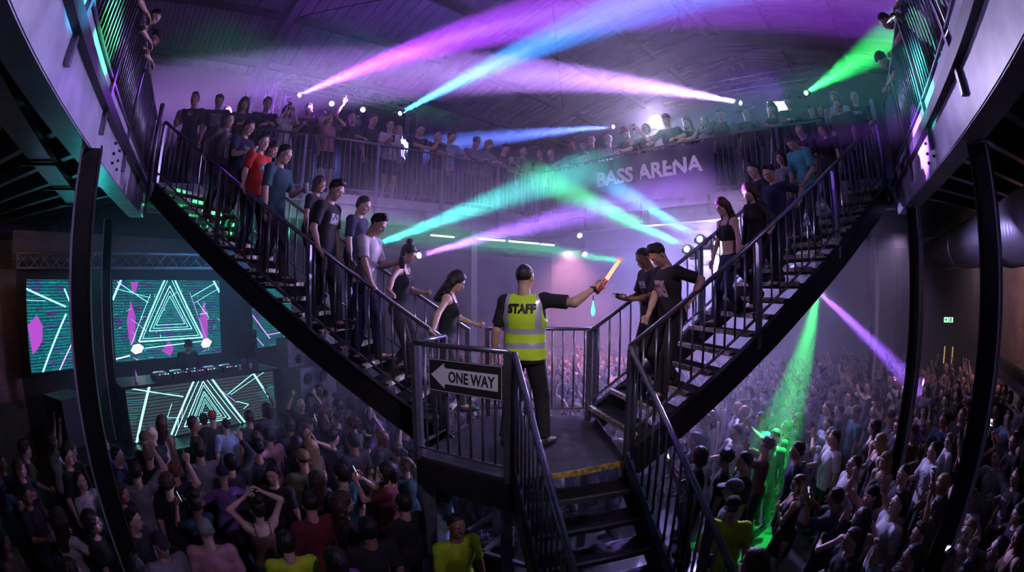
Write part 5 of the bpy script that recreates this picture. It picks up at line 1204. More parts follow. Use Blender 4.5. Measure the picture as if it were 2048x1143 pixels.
# ---------------- the performer
djp = (B0+dB*1.78-nB*.86); djp.z = STAGE; wv = (nB.x, nB.y)
djp = Vector((0,0,0))+at(372, 692, 1)*1.0; t_ = (B0-nB*.86).dot(nB)/djp.dot(nB); djp = djp*t_; hzj = djp.z-STAGE; sc = max(.92, min(1.08, hzj/1.58)); djp.z = STAGE
P = dict(top='jacket', head=(.40,0,0), lean=.14, handL=(-.18,.42,1.14), handR=(.20,.42,1.14), frameL='W', frameR='W', hdL=(0,.8,-.5), hdR=(0,.8,-.5), palmL=(0,0,-1), palmR=(0,0,-1), thumbL=(1,0,0), thumbR=(-1,0,0))
prD = build_person(P, 1); dj = spawn(prD, P, djp, unit_yaw(wv), sc, top='black', legs='black', hair='backcap', hcol='black', skin=0, label='performer in black behind the booth with hands on the decks')
hc = prD['J']['hc']; hb = MB().tube([tuple(hc+prD['J']['RH']@A(.095*math.cos(a), -.01, .02+.112*math.sin(a))) for a in np.linspace(0, PI, 9)], .008, 6).build('headphones', M['black']); hb.parent = dj
for sx_ in (-1, 1): MB().sphere(tuple(hc+prD['J']['RH']@A(sx_*.09, -.01, -.005)), .034, 0, 10, 7, (.5,1,1.1)).build('ear_cup', M['black']).parent = hb
# ---------------- gallery onlookers
def solve_plane(px, py, a, b, off):
    n = out_dir(a, b); o = a+n*off; r = ray(px, py); t = o.dot(n)/(r.x*n.x+r.y*n.y); return r*t
LOOK = Vector((0, 5.5, 0))
def gperson(px, py, side, sex, pose, label, off=.36, top='tee', legs='jeans', yaw=0, face=None, extra=None, tint='black', **kw):
    a, b = {'L': (Lc, K), 'R': (K, Rc), 'NL': (NL, Lc), 'NR': (Rc, NR)}[side]; P = solve_plane(px, py, a, b, off)
    h = P.z-DECK; nom = 1.50 if pose == 'rail' else (1.56 if pose == 'rail2' else 1.63)
    while h < nom*.90 and off > .1 and False: pass
    if h > nom*1.10 and off < 3:           # a taller reading means a place farther back
        pass
    sc = max(.86, min(1.12, h/nom)); pr, PP = pk(sex, pose, top, legs, **({'print': kw.pop('prt')} if 'prt' in kw else {}))
    hp = Vector((P.x, P.y, 0)); n = out_dir(a, b)
    fw = face if face is not None else unit_yaw(-n); fw += yaw
    hc = pr['J']['hc']; c, s = math.cos(fw), math.sin(fw); base = hp-Vector((c*hc[0]-s*hc[1], s*hc[0]+c*hc[1], 0))*sc; 
    base = base if pose not in ('rail',) else base; base.z = DECK
    dist = (base-a).dot(n)
    if dist < .30: base += n*(.30-dist)
    o = spawn(pr, PP, base, fw, sc, label=label, top=tint, **kw)
    if extra: extra(o, pr)
    return o
ph = lambda s: (lambda o, pr: phone(o, pr, 'R', s))
cu = lambda s: (lambda o, pr: cup(o, pr, 'R', s))
PRT = (.10,1.12,1.36)
gperson(394,178,'L','m','drink','tall man in black t-shirt with drink at the head of the left staircase',.75,top='tee',skin=1,hair='quiff',yaw=-.3,prt=(.05,1.3,1.4),extra=cu('cup of the tall man at the head of the left staircase'))
gperson(440,193,'L','m','stand','man in cap and dark t-shirt with large pale print at the left stair head',.7,skin=3,hair='cap',hcol='black',prt=PRT,yaw=-.2,tint='navy')
gperson(457,206,'L','f','stand','woman peering out behind the man in the cap on the gallery',1.3,skin=0,hair='bob',hcol='brown',tint='charcoal')
gperson(488,213,'L','f','rail','long-haired woman with folded arms on the far left gallery rail',.34,skin=0,hair='long',hcol='brown',top='shirt',tint='charcoal')
gperson(534,214,'L','m','rail','man in black hooded top leaning on the far left gallery rail',.34,skin=3,hair='short',top='hoodie')
gperson(574,222,'L','f','phone','woman in white and pink t-shirt raising a phone on the far left gallery',.36,skin=5,hair='bob',hcol='brown',extra=ph('phone raised by the woman in white and pink t-shirt'),tint='white')
gperson(617,221,'L','m','drink','man in black t-shirt with cup under the purple beam on the gallery',.40,skin=1,hair='quiff',extra=cu('cup held under the purple beam on the gallery'))
gperson(658,238,'L','f','clap','woman with hands at her mouth and patterned top on the far left gallery',.40,skin=5,hair='long',hcol='fair',legs='shorts',tint='pink')
gperson(705,237,'L','m','up1','bearded man raising one hand to his head on the far left gallery',.42,skin=3,hair='short')
gperson(747,244,'L','m','rail2','man in black t-shirt holding the rail, middle of the far left gallery',.36,skin=0,hair='short')
gperson(781,252,'L','m','drink','man in white t-shirt and dark shorts on the far left gallery',.40,skin=3,hair='short',legs='shorts',extra=cu('drink of the man in white t-shirt and shorts'),tint='white')
gperson(798,262,'L','f','stand','woman half hidden beside the white t-shirt on the far left gallery',.9,skin=1,hair='long',hcol='fair',tint='pink')
gperson(841,265,'L','m','rail','heavy man in black t-shirt leaning on folded arms under the blue beam',.34,skin=1,hair='short')
gperson(875,272,'L','m','face','man in black drinking from a bottle on the far left gallery',.40,skin=3,hair='short')
gperson(904,277,'L','m','rail2','man in pale open shirt gripping the far left gallery rail',.36,skin=1,hair='short',tint='light blue')
gperson(953,290,'L','m','rail','man in grey hood leaning on the rail near the far corner',.34,skin=3,hair='beanie',hcol='grey',top='hoodie',tint='grey')
gperson(978,295,'L','f','rail','fair-haired person leaning on the rail beside the grey hood',.36,skin=5,hair='bob',hcol='fair',top='hoodie',tint='grey')
gperson(1011,301,'L','m','rail2','man in dark top with both hands on the rail left of the corner',.36,skin=3,hair='short')
gperson(1021,322,'L','f','rail','person crouched low over the rail at the far corner',.32,skin=1,hair='short')
gperson(1047,303,'L','m','stand','pale-faced man standing right in the far corner of the gallery',.5,skin=5,hair='buzz',hcol='fair')
gperson(1080,308,'R','m','stand','man in black standing just right of the far corner',.5,skin=3,hair='short')
gperson(1101,299,'R','m','stand','man with pinkish lit head right of the far corner',.8,skin=5,hair='buzz',hcol='fair')
gperson(1142,287,'R','m','rail2','man in cap above the left end of the banner',.36,skin=3,hair='cap',hcol='charcoal')
gperson(1166,292,'R','f','drink','woman with hand raised behind the banner, left part',.5,skin=5,hair='bob',hcol='fair',extra=cu('cup raised behind the left part of the banner'),tint='pink')
gperson(1182,282,'R','m','stand','man in brown top standing behind the banner beside the small blue lamp',.6,skin=5,hair='buzz',hcol='fair',tint='brown')
gperson(1215,270,'R','m','stand','man in pale hooded top below the small blue lamp',.9,skin=3,hair='beanie',hcol='white',top='hoodie',tint='white')
gperson(1251,272,'R','m','rail','man in cap and dark t-shirt above the B of the banner',.34,skin=3,hair='cap',hcol='maroon')
gperson(1291,259,'R','m','phone','person photographing with raised elbows before the glaring lamp',.5,skin=3,hair='short',extra=ph('phone held up before the glaring lamp'))
gperson(1332,241,'R','m','rail2','tall man in black cap and t-shirt right of the glaring lamp',.38,skin=3,hair='backcap',hcol='black')
gperson(1374,249,'R','f','rail','woman with long brown hair leaning above the banner, right part',.34,skin=1,hair='long',hcol='brown')
gperson(1410,243,'R','f','face','woman with long fair hair and hand at mouth above the banner end',.40,skin=5,hair='longwavy',hcol='fair',top='jacket',tint='cream')
gperson(1442,229,'R','m','face','man in black hooded top, hand at chin, right of the banner',.42,skin=3,hair='cap',hcol='black',top='hoodie')
gperson(1493,228,'R','m','drink','man in dark hooded top holding a green-lit cup on the far right gallery',.42,skin=0,hair='curly',top='hoodie',extra=cu('green-lit cup on the far right gallery'))
gperson(1544,222,'R','f','rail','woman with long dark hair leaning in front of the bright screen',.34,skin=1,hair='long',hcol='black')
gperson(1577,207,'R','m','rail','tall man in dark hooded top right of the bright screen',.36,skin=0,hair='beanie',hcol='charcoal',top='hoodie',tint='charcoal')
gperson(1623,222,'R','m','stand','man in dark beanie by the green lamp on the far right gallery',.55,skin=3,hair='beanie',hcol='black')
gperson(1642,220,'R','f','stand','woman half hidden behind the man in the beanie',1.2,skin=0,hair='long',hcol='brown')
gperson(1669,194,'R','m','stand','man in white cap and pale open jacket near the right stair head',.9,skin=3,hair='cap',hcol='white',top='jacket',tint='white')
gperson(1704,172,'R','m','stand','very tall man in black t-shirt with white writing at right stair head',1.0,skin=1,hair='quiff',prt=(.08,1.28,1.34))
# leaning over the near galleries
def lean_over(px, py, side, label, skin=3, hair='short', top='black', ph_=None, z=None):
    a, b = {'NL': (NL, Lc), 'NR': (Rc, NR)}[side]; n = out_dir(a, b); P = solve_plane(px, py, a, b, -.24)
    sc = max(.90, min(1.05, (P.z-DECK)/1.46)); base = Vector((P.x, P.y, 0))+n*.58; base.z = DECK; yaw = unit_yaw(-n)
    PP = dict(POSE['rail']); PP.update(lean=.68, pel=(0,-.06,.92), head=(.25,0,0), handL=(-.12,.46,.98), handR=(.12,.50,1.0), top='tee')
    if ph_: PP.update(hdL=(.3,1,.1), hdR=(-.3,1,.1), curlL=.9, curlR=.9)
    pr = build_person(PP, 2); o = spawn(pr, PP, base, yaw, sc, skin=skin, hair=hair, top=top, label=label)
    if ph_: phone(o, pr, 'R', ph_, True)
    return o
lean_over(322, 32, 'NL', 'short-haired man leaning over the near left gallery rail, highest of three')
lean_over(323, 84, 'NL', 'man leaning over the near left gallery rail, middle of three', hair='buzz')
lean_over(325, 124, 'NL', 'man in dark cap leaning over the near left rail, lowest of three', hair='backcap', skin=3)
lean_over(1768, 24, 'NR', 'man in pale shirt leaning over the near right rail with a phone', top='light blue', ph_='phone held out over the near right gallery rail')
lean_over(1764, 112, 'NR', 'man in dark top leaning over the near right rail below the phone holder', hair='short')
lean_over(1752, 168, 'NR', 'smallest figure leaning over the near right rail by the stair head', hair='curly', skin=3)
# ---------------- the crowd on the dance floor
CROWD = []      # (x, y, sc, yaw, sex, pose, top, legs, topcol, legcol, hair, hcol, skin, label or None, px, py)
DJ = Vector((-6.6, 7.6, 0))
def fl(px, py, sex='m', pose='stand', col_='black', hair='short', hcol='dark', top='tee', legs='jeans', lc='charcoal', face=None, skin=None, label=None, hz=1.60, sc=None, **kw):
    sc = sc or random.uniform(.95, 1.05)
    p = at_z(px, py, FLOOR+hz*sc)
    y = yaw_to(p, DJ)+random.uniform(-.25, .25) if face is None else (yaw_to(p, (0, 0)) + face[1] if isinstance(face, tuple) else math.radians(face))
    CROWD.append([p.x, p.y, sc, y, sex, pose, top, legs, col_, lc, hair, hcol, random.randrange(6) if skin is None else skin, label, px, py, kw])
CAM = lambda a=0: ('cam', a)
# left of the landing
fl(43,933,'f','dance','charcoal','long','brown',face=-70,label='long-haired woman smiling at the far left edge, below the stage side')
fl(54,995,'m','drink','black',face=-70,label='man in black at the far left edge below the smiling woman')
fl(4,929,'m','stand','black',face=-60,label='man cut by the left edge of the view near the stage side')
fl(8,1085,'f','stand','brown','long','brown',face=-60,label='woman at the bottom left corner, arm bare')
fl(136,917,'m','stand','black',label='man in black looking up just left of the near left column',face=-60)
fl(166,968,'m','lookup','white',top='jacket',label='man in white jacket left of the near left column',face=-80,skin=3)
fl(211,892,'m','lookup','purple',label='man in purple lit top right behind the near left column',face=-60)
fl(236,915,'m','stand','navy',top='jacket',label='man in dark jacket facing right beside the near left column',face=-60)
fl(298,912,'m','stand','black','short','fair',label='man with short fair hair and black top before the booth')
fl(306,871,'m','chest','black','bald',label='bald man in black with hand at chin at the booth corner',face=-40,skin=5)
fl(351,945,'m','stand','navy','short','ginger',label='man with reddish hair left of the raised pointing arm')
fl(337,972,'m','up1','black','curly','brown',label='curly-haired man in black, right arm straight up, left of the crowd',skin=5)
fl(388,852,'m','stand','black',face=-50,label='man in black directly before the left end of the booth front')
fl(425,838,'m','stand','charcoal','cap','red',label='man in a red cap before the middle of the booth front')
fl(408,843,'m','stand','black',label='dark-haired man touching the red cap on its left')
fl(450,852,'m','lookup','light blue','buzz','dark',label='man in pale blue top before the booth triangle',build=1.14)
fl(399,906,'m','stand','grey','short','dark',label='man in grey t-shirt with a dark strap across his back')
fl(498,838,'m','stand','black',label='man in black before the right part of the booth front')
fl(531,822,'f','up1','charcoal','bob','black',label='woman pointing up before the right end of the booth')
fl(537,876,'m','stand','pink',label='man in pale pink t-shirt seen from behind, centre of left crowd')
fl(512,880,'f','stand','black','long','brown',label='long-haired woman left of the pale pink t-shirt')
fl(515,903,'m','stand','black','curly','black',label='black curly hair man in front of the pale pink t-shirt')
fl(438,952,'f','dance','purple','beanie','navy',label='person in a dark blue beanie, centre left of the crowd')
fl(459,930,'m','up1','charcoal',top='shirt',label='man in patterned sleeves with arm straight up beside the blue beanie')
fl(546,954,'m','drink','black','quiff','dark',face=CAM(-.3),label='man in black facing the viewer in the left crowd',skin=0)
fl(515,1022,'f','overhead','brown','bun','dark',top='tank',label='woman in brown tank top, both hands over her head, left crowd')
fl(267,1047,'m','stand','charcoal','quiff','dark',face=-70,label='man with shaved sides right of the near left column')
fl(242,990,'f','stand','black','long','dark',face=-70,label='woman close to the near left column, lower part')
fl(293,1091,'m','drink','grey','cap','black',face=-110,label='man in black cap and grey top at the bottom left')
fl(413,1066,'m','stand','pink','buzz','grey',label='man in pink-white t-shirt with black strap, close-cropped head, bottom left',skin=5,build=1.1)
fl(194,1052,'f','drink','black','bob','dark',face=-60,label='woman holding a cup below the white jacket')
fl(578,857,'m','stand','black',label='man in black with bare neck below the speaker stack')
fl(613,868,'f','clap','black','long','brown',face=CAM(.2),label='woman with hands at her face below the speaker stack')
fl(603,812,'m','up2','black','bald',face=CAM(.4),label='bald man with both arms up beside the speaker stack',skin=5)
fl(640,783,'m','chest','cream','short','dark',face=CAM(0),label='bearded man in cream top facing the viewer beside the speaker stack',skin=4)
fl(675,812,'f','dance','charcoal','bob','brown',label='woman right of the bearded man in cream')
fl(714,781,'f','up1L','charcoal','longwavy','blonde',face=CAM(.3),label='blonde woman with raised fist below the left stringer')
fl(740,805,'m','stand','black','short','brown',label='man with brown hair below the left stringer, next to the blonde')
fl(762,828,'m','up2','teal','short','fair',label='man in teal with both arms up left of the landing')
fl(706,855,'f','stand','charcoal','curly','brown',label='curly brown hair person under the left stringer')
fl(663,874,'m','dance','charcoal','curly','dark',face=-60,label='curly dark hair man turned right in the middle of the left crowd')
fl(621,899,'f','stand','olive','longwavy','blonde',label='long blonde hair woman seen from behind, left crowd')
fl(592,892,'f','stand','black','long','dark',label='dark-haired woman left of the long blonde hair')
fl(706,887,'m','stand','black','short','dark',label='man in black with wide shoulders below the curly brown hair')
fl(760,880,'f','up1','charcoal','bob','ginger',label='ginger woman with bare arm raised left of the landing post')
fl(747,852,'f','dance','purple','bob','purple',label='purple-haired woman in the crowd left of the landing')
fl(683,954,'m','stand','teal','short','dark',label='short-haired man in dark teal t-shirt seen from behind, left crowd')
fl(632,963,'f','stand','charcoal','longwavy','brown',label='woman with long brown waves over a dark top, left crowd')
fl(621,1014,'m','stand','maroon','quiff','black',top='jacket',label='man in dark red jacket seen from behind, bottom of left crowd')
fl(687,1010,'f','stand','black','longwavy','brown',face=-60,label='woman with long wavy hair right of the red jacket')
fl(574,1091,'m','stand','yellow','short','dark',label='person in hi-vis yellow t-shirt seen from behind at the bottom',sc=1.0)
fl(671,1126,'f','stand','purple','bob','dark',label='head at the bottom edge right of the hi-vis yellow t-shirt')
fl(737,1064,'m','stand','black','short','black',label='dark-haired man near the bottom, left of the post under the landing')
fl(807,1012,'m','stand','black','short','dark',label='man in black close left of the post under the landing')
fl(912,1056,'m','drink','yellow','buzz','dark',face=CAM(.5),skin=4,label='bearded staff member in hi-vis yellow vest below the landing',sc=1.0,top='vest')
fl(880,985,'f','stand','light blue','bob','dark',label='person in pale blue top under the landing')
# right of the landing
fl(1483,828,'m','lookup','white','buzz','fair',label='green-lit man with close-cropped fair hair right of the stair foot')
fl(1471,868,'m','drink','white','short','brown',prt=1,label='man in white t-shirt with print seen from behind near the right stair')
fl(1450,922,'m','stand','black','curly','black',label='curly black hair man in black below the white t-shirt with print')
fl(1488,928,'m','stand','black','short','black',label='black-haired person right of the curly black hair man')
fl(1466,986,'m','stand','grey','cap','grey',label='man in a grey patterned cap above the hi-vis staff member')
fl(1464,1020,'m','drink','yellow','cap','black',top='vest',face=CAM(0),label='staff member in black cap and hi-vis vest behind the right handrail',sc=1.0)
fl(1594,972,'f','chest','black','bob','ginger',top='tank',face=60,label='woman in black dress, hands clasped at chest, on clear green-lit floor',skin=1,legs='bare',lc='black')
fl(1594,906,'m','stand','navy','short','dark',label='man in dark blue t-shirt above the woman in black dress')
fl(1535,820,'f','chest','black','long','black',top='jacket',face=CAM(.3),label='woman in black jacket with long black hair in the green light')
fl(1573,858,'m','drink','black','short','black',face=50,label='man in black holding a drink right of the green light')
fl(1601,842,'f','dance','charcoal','long','brown',label='woman dancing right of the green light')
fl(1559,790,'f','stand','green','long','dark',label='long-haired woman in the middle of the green beam')
fl(1578,806,'m','stand','green','short','fair',label='man with back turned in the middle of the green beam')
fl(1509,810,'f','stand','green','long','dark',label='green-lit long-haired woman nearest the right stringer')
fl(1487,785,'m','stand','charcoal',label='man close under the right stringer above the fair cropped head')
fl(1616,800,'m','lookup','cream',label='man in cream top right of the green beam')
fl(1628,782,'m','up1','black',label='man pointing up right of the green beam')
fl(1388,885,'m','stand','teal','short','dark',label='man in teal just under the right staircase foot')
fl(1397,915,'f','phone','black','bob','dark',label='person with small phone under the right staircase foot')
fl(1506,1128,'f','stand','maroon','bob','brown',label='brown-haired head at the bottom edge below the hi-vis vest')
fl(1655,820,'m','stand','charcoal','short','brown',label='man with brown hair left of the white shirt pair')
fl(1678,823,'m','stand','black',face=50,label='man in black turned left, centre of the right crowd')
fl(1655,851,'m','stand','light blue','short','dark',label='man in light blue t-shirt, centre of the right crowd')
fl(1669,875,'m','drink','white','short','black',face=80,label='slim man in white t-shirt in profile, tallest in right crowd centre',skin=3,hz=1.64)
fl(1702,934,'m','lookup','white','short','brown',face=70,label='long-waisted person in white t-shirt looking up, right crowd')
fl(1759,887,'f','drink','black','longwavy','blonde',top='tank',face=60,label='blonde woman in a black strappy top right of the white t-shirts',skin=5)
fl(1735,768,'f','dance','pink','long','brown',top='tank',label='woman in a lit pink dress in the right crowd')
fl(1685,758,'m','stand','grey','buzz','fair',label='close-cropped man in grey, back of the right crowd')
fl(1695,798,'m','lookup','grey','short','dark',label='man in grey t-shirt looking up, right crowd')
fl(1750,786,'f','stand','black','long','brown',label='woman in black right of the pink dress')
fl(1747,825,'m','up1L','black','short','brown',label='man in black with left fist up, right crowd')
fl(1795,766,'f','drink','white','long','blonde',label='blonde woman in white left of the slim column')
fl(1807,730,'m','clap','pink','short',label='man clapping in violet light left of the slim column')
fl(1769,716,'m','up2','purple','short',label='man with both arms up inside the purple beam')
fl(1704,711,'m','up1','charcoal','cap','white',label='man in white cap pointing up in front of the far wall')
fl(1799,858,'f','stand','charcoal','curly','brown',label='curly-haired woman left of the slim column foot')
fl(1828,868,'f','dance','brown','curly','brown',label='curly-haired woman in brown by the slim column foot')
fl(1866,906,'m','drink','white','short','dark',prt=1,label='man in black and white printed t-shirt right of the slim column')
fl(1807,953,'m','stand','black','buzz','dark',label='close-cropped man in black t-shirt seen from behind, lower right')
fl(1790,1010,'m','lookup','white','quiff','dark',face=70,label='big man in white t-shirt in profile near the bottom right',skin=3,hz=1.62)
fl(1837,1072,'m','stand','charcoal','quiff','brown',label='man with brushed-up brown hair at the bottom right')
fl(1714,1038,'f','dance','brown','long','dark',top='tank',face=-40,label='dark-haired woman leaning in near the bottom right',skin=5)
fl(1702,1084,'m','stand','black','short','dark',label='man in dark t-shirt seen from behind at the bottom, below the woman')
fl(1885,972,'f','face','charcoal','bob','blonde',label='fair-haired person with raised hand left of the near right column')
fl(1837,1115,'m','stand','black','short','black',label='dark head at the bottom edge left of the near right column')
fl(1861,768,'f','dance','pink','long','fair',label='fair woman in pink right of the slim column')
fl(1906,754,'m','clap','black','short','dark',face=60,label='man in black with hands raised, below the exit sign')
fl(1913,792,'f','up2','charcoal','bob','dark',label='woman with both arms up below the exit sign')
fl(1947,782,'m','stand','light blue','short','dark',label='man in light blue beside the near right column')
fl(1999,760,'m','stand','black',label='man in black right of the near right column by the brick wall')
fl(2039,760,'m','stand','charcoal','cap','black',label='man in a cap at the right edge by the pale wall')
fl(2018,797,'f','clap','black','bob','dark',label='woman with hands together right of the near right column')
fl(2027,887,'m','stand','black',label='man in black at the right edge of the crowd')
fl(1999,915,'m','dance','grey','curly','grey',label='grey-haired person at the right edge of the crowd')
fl(2032,958,'m','stand','black',prt=1,label='man in black t-shirt with pale print at the right edge')
fl(2037,1078,'f','stand','brown','long','brown',top='tank',label='woman in a tank top at the bottom right corner')
fl(1887,844,'m','drink','navy',label='man in navy left of the near right column')
# filling people between the ones picked out, on a jittered grid over the dance floor
random.seed(21)
def clear(x, y, r=.46): return all((c[0]-x)**2+(c[1]-y)**2 > r*r for c in CROWD)
def blocked(x, y):
    p = Vector((x, y, 0))
    if (p-S0).dot(nB) < .45 and x < -1.5: return True          # the stage
    if -1.35 < x < 2.2 and y < 6.2: return True                # landing and lower flight
    if (x-.82)**2+(y+10.26*-1)**2 < .1: return True
    for cx, cy in ((-3.36,2.47),(3.52,2.14),(5.62,4.75),(8.6,8.45),(-.82,10.26),(-3.95,9.6),(-7.28,5.86)):
        if (cx-x)**2+(cy-y)**2 < .2: return True
    u, v = .705*x+.709*y, -.709*x+.705*y
    return u > UR-.6 and v > -2.0 or u > UR+1.6 or v > VL-.8 or v < VR+.7
cand = []
gx = -9.0
while gx < 17:
    gy = 1.6
    while gy < 19:
        x, y = gx+random.uniform(-.16,.16), gy+random.uniform(-.16,.16); gy += .50
        if blocked(x, y): continue
        z = FLOOR+1.6; d = Vector((x, y, z)); L = d.length; n = d/L; th = math.acos(n.y); r = 2*F*math.sin(th/2); q = math.hypot(n.x, n.z); px, py = 1024+r*n.x/q, 571.5-r*n.z/q
        if not (-15 < px < 2063 and 560 < py < 1165): continue
        if math.hypot(x, y) < 2.6: continue
        if px < 560 and py < 900 and x < -5.0 and False: continue
        if 1500 < px < 1620 and py > 1000: continue            # the bare green-lit floor
        cand.append((L, x, y, px, py))
    gx += .50
cand.sort()
SEXP = {'m': ['stand','lookup','drink','up1','up1L','up2','phone','dance','clap','stand','stand','drink'], 'f': ['stand','dance','drink','up1','up2','clap','phone','chest','stand','stand']}
MH = ['short','short','short','buzz','quiff','curly','cap','beanie']; FH = ['long','longwavy','bob','pony','bun','long']
COLS = ['black','black','charcoal','navy','white','grey','black','teal','light blue','maroon','pink','olive','white','purple']
MAXP = 300-len([o for o in C.objects if o.name.startswith('person')]) ; far = []
for L, x, y, px, py in cand:
    if not clear(x, y): continue
    sex = 'm' if random.random() < .6 else 'f'; pose = random.choice(SEXP[sex])
    far_c = px > 1060 and px < 1300 and py < 850
    if far_c and random.random() < .4: pose = random.choice(('up2','up1','clap'))
    rec = [x, y, random.uniform(.93, 1.05), yaw_to((x, y), DJ)+random.uniform(-.7,.7), sex, pose, 'tee', 'jeans', random.choice(COLS), random.choice(('charcoal','black','navy')), random.choice(MH if sex == 'm' else FH), random.choice(('dark','black','brown','brown','fair')), random.randrange(6), None, px, py, {}]
    if len(CROWD) < MAXP: CROWD.append(rec)
    else: far.append(rec)
COLS_XY = ((-3.44,2.44),(3.70,2.02),(5.76,4.66),(8.6,8.45),(-.82,10.26),(-3.95,9.6))
for c in CROWD:
    for q in COLS_XY:
        dx_, dy_ = c[0]-q[0], c[1]-q[1]; L = math.hypot(dx_, dy_)
        if L < .42: c[0] = q[0]+dx_/L*.42; c[1] = q[1]+dy_/L*.42
    v_ = -.709*c[0]+.705*c[1]
    if v_ < VR+.55: c[0] -= .709*(VR+.55-v_); c[1] += .705*(VR+.55-v_)
    u_ = .705*c[0]+.709*c[1]
    if u_ > UR-.5 and -.709*c[0]+.705*c[1] > -1.9: c[0] -= .705*(u_-UR+.5); c[1] -= .709*(u_-UR+.5)
ALTTOP = {'m': {'stand': 'tee', 'lookup': 'hoodie', 'drink': 'shirt'}, 'f': {'stand': 'tank', 'dance': 'tee', 'drink': 'tank', 'chest': 'tee', 'up1': 'tank'}}
HW = {'short': 'short hair', 'buzz': 'cropped hair', 'quiff': 'brushed-up hair', 'curly': 'curly hair', 'cap': 'cap', 'beanie': 'beanie', 'long': 'long hair', 'longwavy': 'wavy hair', 'bob': 'chin-length hair', 'pony': 'ponytail', 'bun': 'bun', 'bald': 'bald'}
def zone(px, py, L):
    if px < 330: return 'left of the booth front'
    if px < 620: return 'below the booth front' if L < 9 else 'beside the speaker stack'
    if px < 835: return 'under the left stringer'
    if px < 1200: return 'behind the landing rail'
    if px < 1470: return 'behind the right stair foot'
    if px < 1640: return 'around the green beam'
    if px < 1830: return 'left of the slim column'
    if px < 1960: return 'between the right columns'
    return 'by the right wall'
ORD = ['leftmost','second from left','third from left','fourth from left','fifth from left','sixth from left','seventh from left','eighth from left','ninth from left','tenth from left']
auto = {}
for c in CROWD:
    if c[13] is None:
        L = math.hypot(c[0], c[1]); t_ = ALTTOP[c[4]].get(c[5], 'tee') ; c[6] = t_
        depth = 'near' if L < 6.5 else ('mid-distance' if L < 9.5 else 'far')
        s = f"{depth} {'woman' if c[4] == 'f' else 'man'}, {HW[c[10]]}, {c[8]} {TOPN[t_]}, {zone(c[14], c[15], L)}"
        auto.setdefault(s, []).append(c)
for s, cs in auto.items():
    cs.sort(key=lambda c: c[14])
    for i, c in enumerate(cs): c[13] = s if len(cs) == 1 else s+', '+ORD[min(i, 9)]
for c in CROWD:
    x, y, sc, yaw, sex, pose, top, legs, tc, lc, hair, hcol, skin, label, px, py, kw = c
    ex = {}
    if kw.get('prt'): ex['print'] = (.11,1.10,1.36)
    if kw.get('build'): ex['build'] = kw['build']
    pr, PP = pk(sex, pose, top, legs, **ex)
    if pose in ('stand','drink','dance','chest') and False: pass
    o = spawn(pr, PP, (x, y, FLOOR), yaw, sc, skin=skin, top=tc, legs=lc, hair=hair, hcol=hcol, label=label, group='crowd on the dance floor')
    if tc == 'yellow' and top == 'tee': pass
    if pose == 'drink' and math.hypot(x, y) < 7 and len(label.split()) < 15: cup(o, pr, 'R', 'cup of '+label)
    if pose == 'phone' and math.hypot(x, y) < 9 and len(label.split()) < 15: phone(o, pr, 'R', 'phone of '+label, True)
# the farthest people, beyond the 300, as one mass
if far:
    low = {}
    def lowres(sex, pose, hair):
        k = (sex, pose, hair)
        if k in low: return low[k]
        P = dict(POSE[pose]); P.update(fem=1 if sex == 'f' else 0); b = build_person(P, 0); J = b['J']; hm = hair_mesh(hair, 0)
        out = []
        for nm, mi in (('body', 0), ('top', 1), ('legs', 2), (None, 3)):
            me = hm if nm is None else b[nm]; n = len(me.vertices); v = np.zeros(n*3, np.float32); me.vertices.foreach_get('co', v); v = v.reshape(-1, 3)
            f = np.zeros(len(me.loops), np.int32); me.loops.foreach_get('vertex_index', f); f = f.reshape(-1, 4)
            if nm is None: v = v@J['RH'].T+J['hc']
            if nm in ('body', 'legs'): keep = v[f].mean(1)[:, 2] > 1.0; f = f[keep]
            out.append((v, f, mi))
        low[k] = out; return out
    fm = [mat('far_skin', (.56,.36,.27), .6), mat('far_top_black', (.02,.02,.025), .9), mat('far_trousers', (.02,.02,.03), .9), mat('far_hair', (.03,.02,.015), .7), mat('far_top_pale', (.55,.52,.56), .9), mat('far_top_grey', (.12,.12,.16), .9)]
    parts = []; far = far[:230]
    for r in far:
        lr = lowres(r[4], random.choice(('stand','up2','up1','clap')) , 'short' if r[4] == 'm' else 'long'); R = rotz(r[3]); tm = random.choice((1,1,5,4,1,5))
        for v, f, mi in lr: parts.append((v@R.T*r[2]+np.array([r[0], r[1], FLOOR]), f, tm if mi == 1 else mi))
    o = bpy.data.objects.new('distant_crowd', np_mesh('distant_crowd', parts, fm)); link(o); tag(o, 'far mass of clubbers in the haze at the back of the hall', 'crowd', kind='stuff')
print('people', len([o for o in C.objects if o.name.startswith('person')]), 'far', len(far))
# ================================================================ haze, lights, camera
fogz0, fogz1 = FLOOR-.2, RIDGE_Z+.3
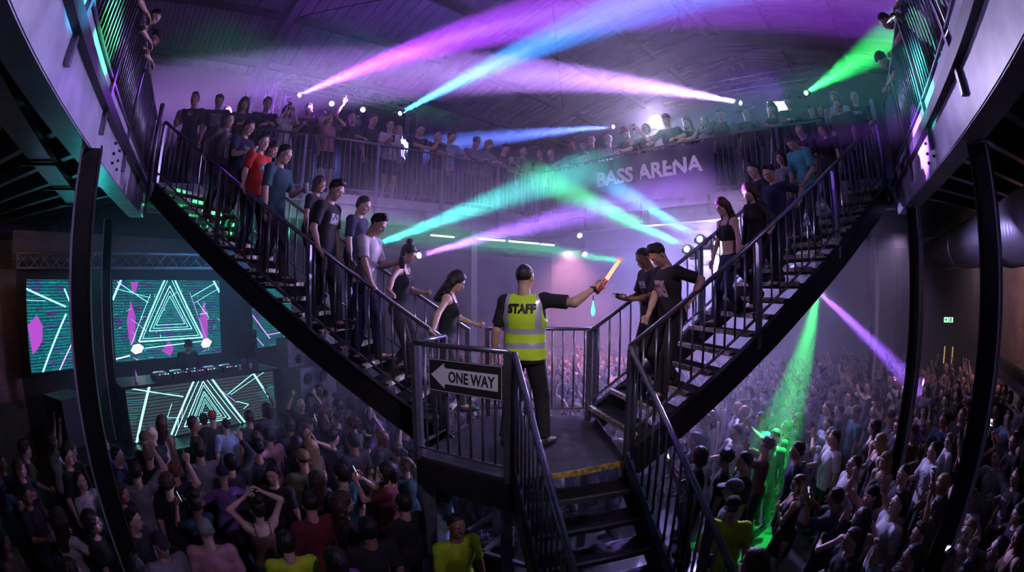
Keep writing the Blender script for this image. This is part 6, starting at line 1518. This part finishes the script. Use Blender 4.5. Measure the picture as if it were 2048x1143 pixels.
# the haze hangs over the far half of the floor and, higher up, reaches nearer: an L-shaped body of air
for prof, dens, lab in ((((HY1, 1.62), (24, 1.62), (24, fogz1), (HY1, fogz1)), HAZE2, 'thin stage haze under the roof, crossed by the upper light beams'), (((HY0, fogz0), (24, fogz0), (24, 1.60), (HY0, 1.60)), HAZE, 'denser stage haze lying over the dance floor beyond the landing')):
    fo = MB(); nv = len(prof); fo.add([(-11.5, y, z) for y, z in prof]+[(19, y, z) for y, z in prof], [tuple(range(nv-1, -1, -1)), tuple(range(nv, 2*nv))]+[((i+1) % nv, (i+1) % nv+nv, i+nv, i) for i in range(nv)])
    fo = fo.build('haze', None, label=lab, cat='haze', kind='stuff'); fo.data.materials.clear()
    m = bpy.data.materials.new('stage_haze'); m.use_nodes = True; nt = m.node_tree; nt.nodes.clear(); v = node(nt, 'ShaderNodeVolumeScatter'); v.inputs['Density'].default_value = dens; v.inputs['Anisotropy'].default_value = .15; v.inputs['Color'].default_value = (.95,.93,1,1)
    nt.links.new(v.outputs[0], node(nt, 'ShaderNodeOutputMaterial').inputs['Volume']); fo.data.materials.append(m)
w = bpy.data.worlds.new('hall_dark'); bpy.context.scene.world = w; w.use_nodes = True; w.node_tree.nodes['Background'].inputs[0].default_value = (.02,.015,.035,1); w.node_tree.nodes['Background'].inputs[1].default_value = .0
# glaring lamps in the haze
spot(pA+(Vector((0,2,1.5))-pA).normalized()*.05, (0,2,1.0), *BLA, 95, .9, .2, 'blinder_lamp')
spot(pA+(Vector((0,0,0))-pA).normalized()*.05, (0,0,0), (.85,.78,1), 5200, 30, 1.0, .15, 'blinder_lamp')
spot(pB+(Vector((.5,3,-1))-pB).normalized()*.05, (.5,3,-1), *BLB, 130, .9, .2, 'blinder_lamp')
# unseen wash spots without fixtures, mostly added to brighten people, walls and roof
for (p, tg, c, e, s, bl) in WASH: spot(p, tg, c, e, s, bl, .12, 'unseen_wash')
for (p, tg, c, e, sx, sy) in AREAS: area(p, tg, c, e, sx, sy, 'panel_lamp')
cd = bpy.data.cameras.new('camera'); co = bpy.data.objects.new('camera', cd); link(co); co.rotation_euler = (PI/2, 0, 0); bpy.context.scene.camera = co
cd.type = 'PANO'; cd.sensor_width = 36.0; cd.clip_end = 200; cd.clip_start = .02
for tgt in (cd, getattr(cd, 'cycles', None)):
    try: tgt.panorama_type = 'FISHEYE_EQUISOLID'; tgt.fisheye_lens = F/2048*36; tgt.fisheye_fov = PI
    except Exception: pass
sc = bpy.context.scene; vs_ = sc.view_settings; vs_.view_transform = 'Standard'; vs_.look = 'None'; vs_.gamma = 1; vs_.use_curve_mapping = False; vs_.exposure = EXPO
cy = sc.cycles; cy.max_bounces = 2; cy.diffuse_bounces = 1; cy.glossy_bounces = 2; cy.transmission_bounces = 1; cy.volume_bounces = 0; cy.transparent_max_bounces = 4
cy.use_denoising = True; cy.sample_clamp_direct = 0; cy.sample_clamp_indirect = 3; cy.caustics_reflective = False; cy.caustics_refractive = False
cy.use_adaptive_sampling = True; cy.adaptive_threshold = .12; cy.adaptive_min_samples = 16
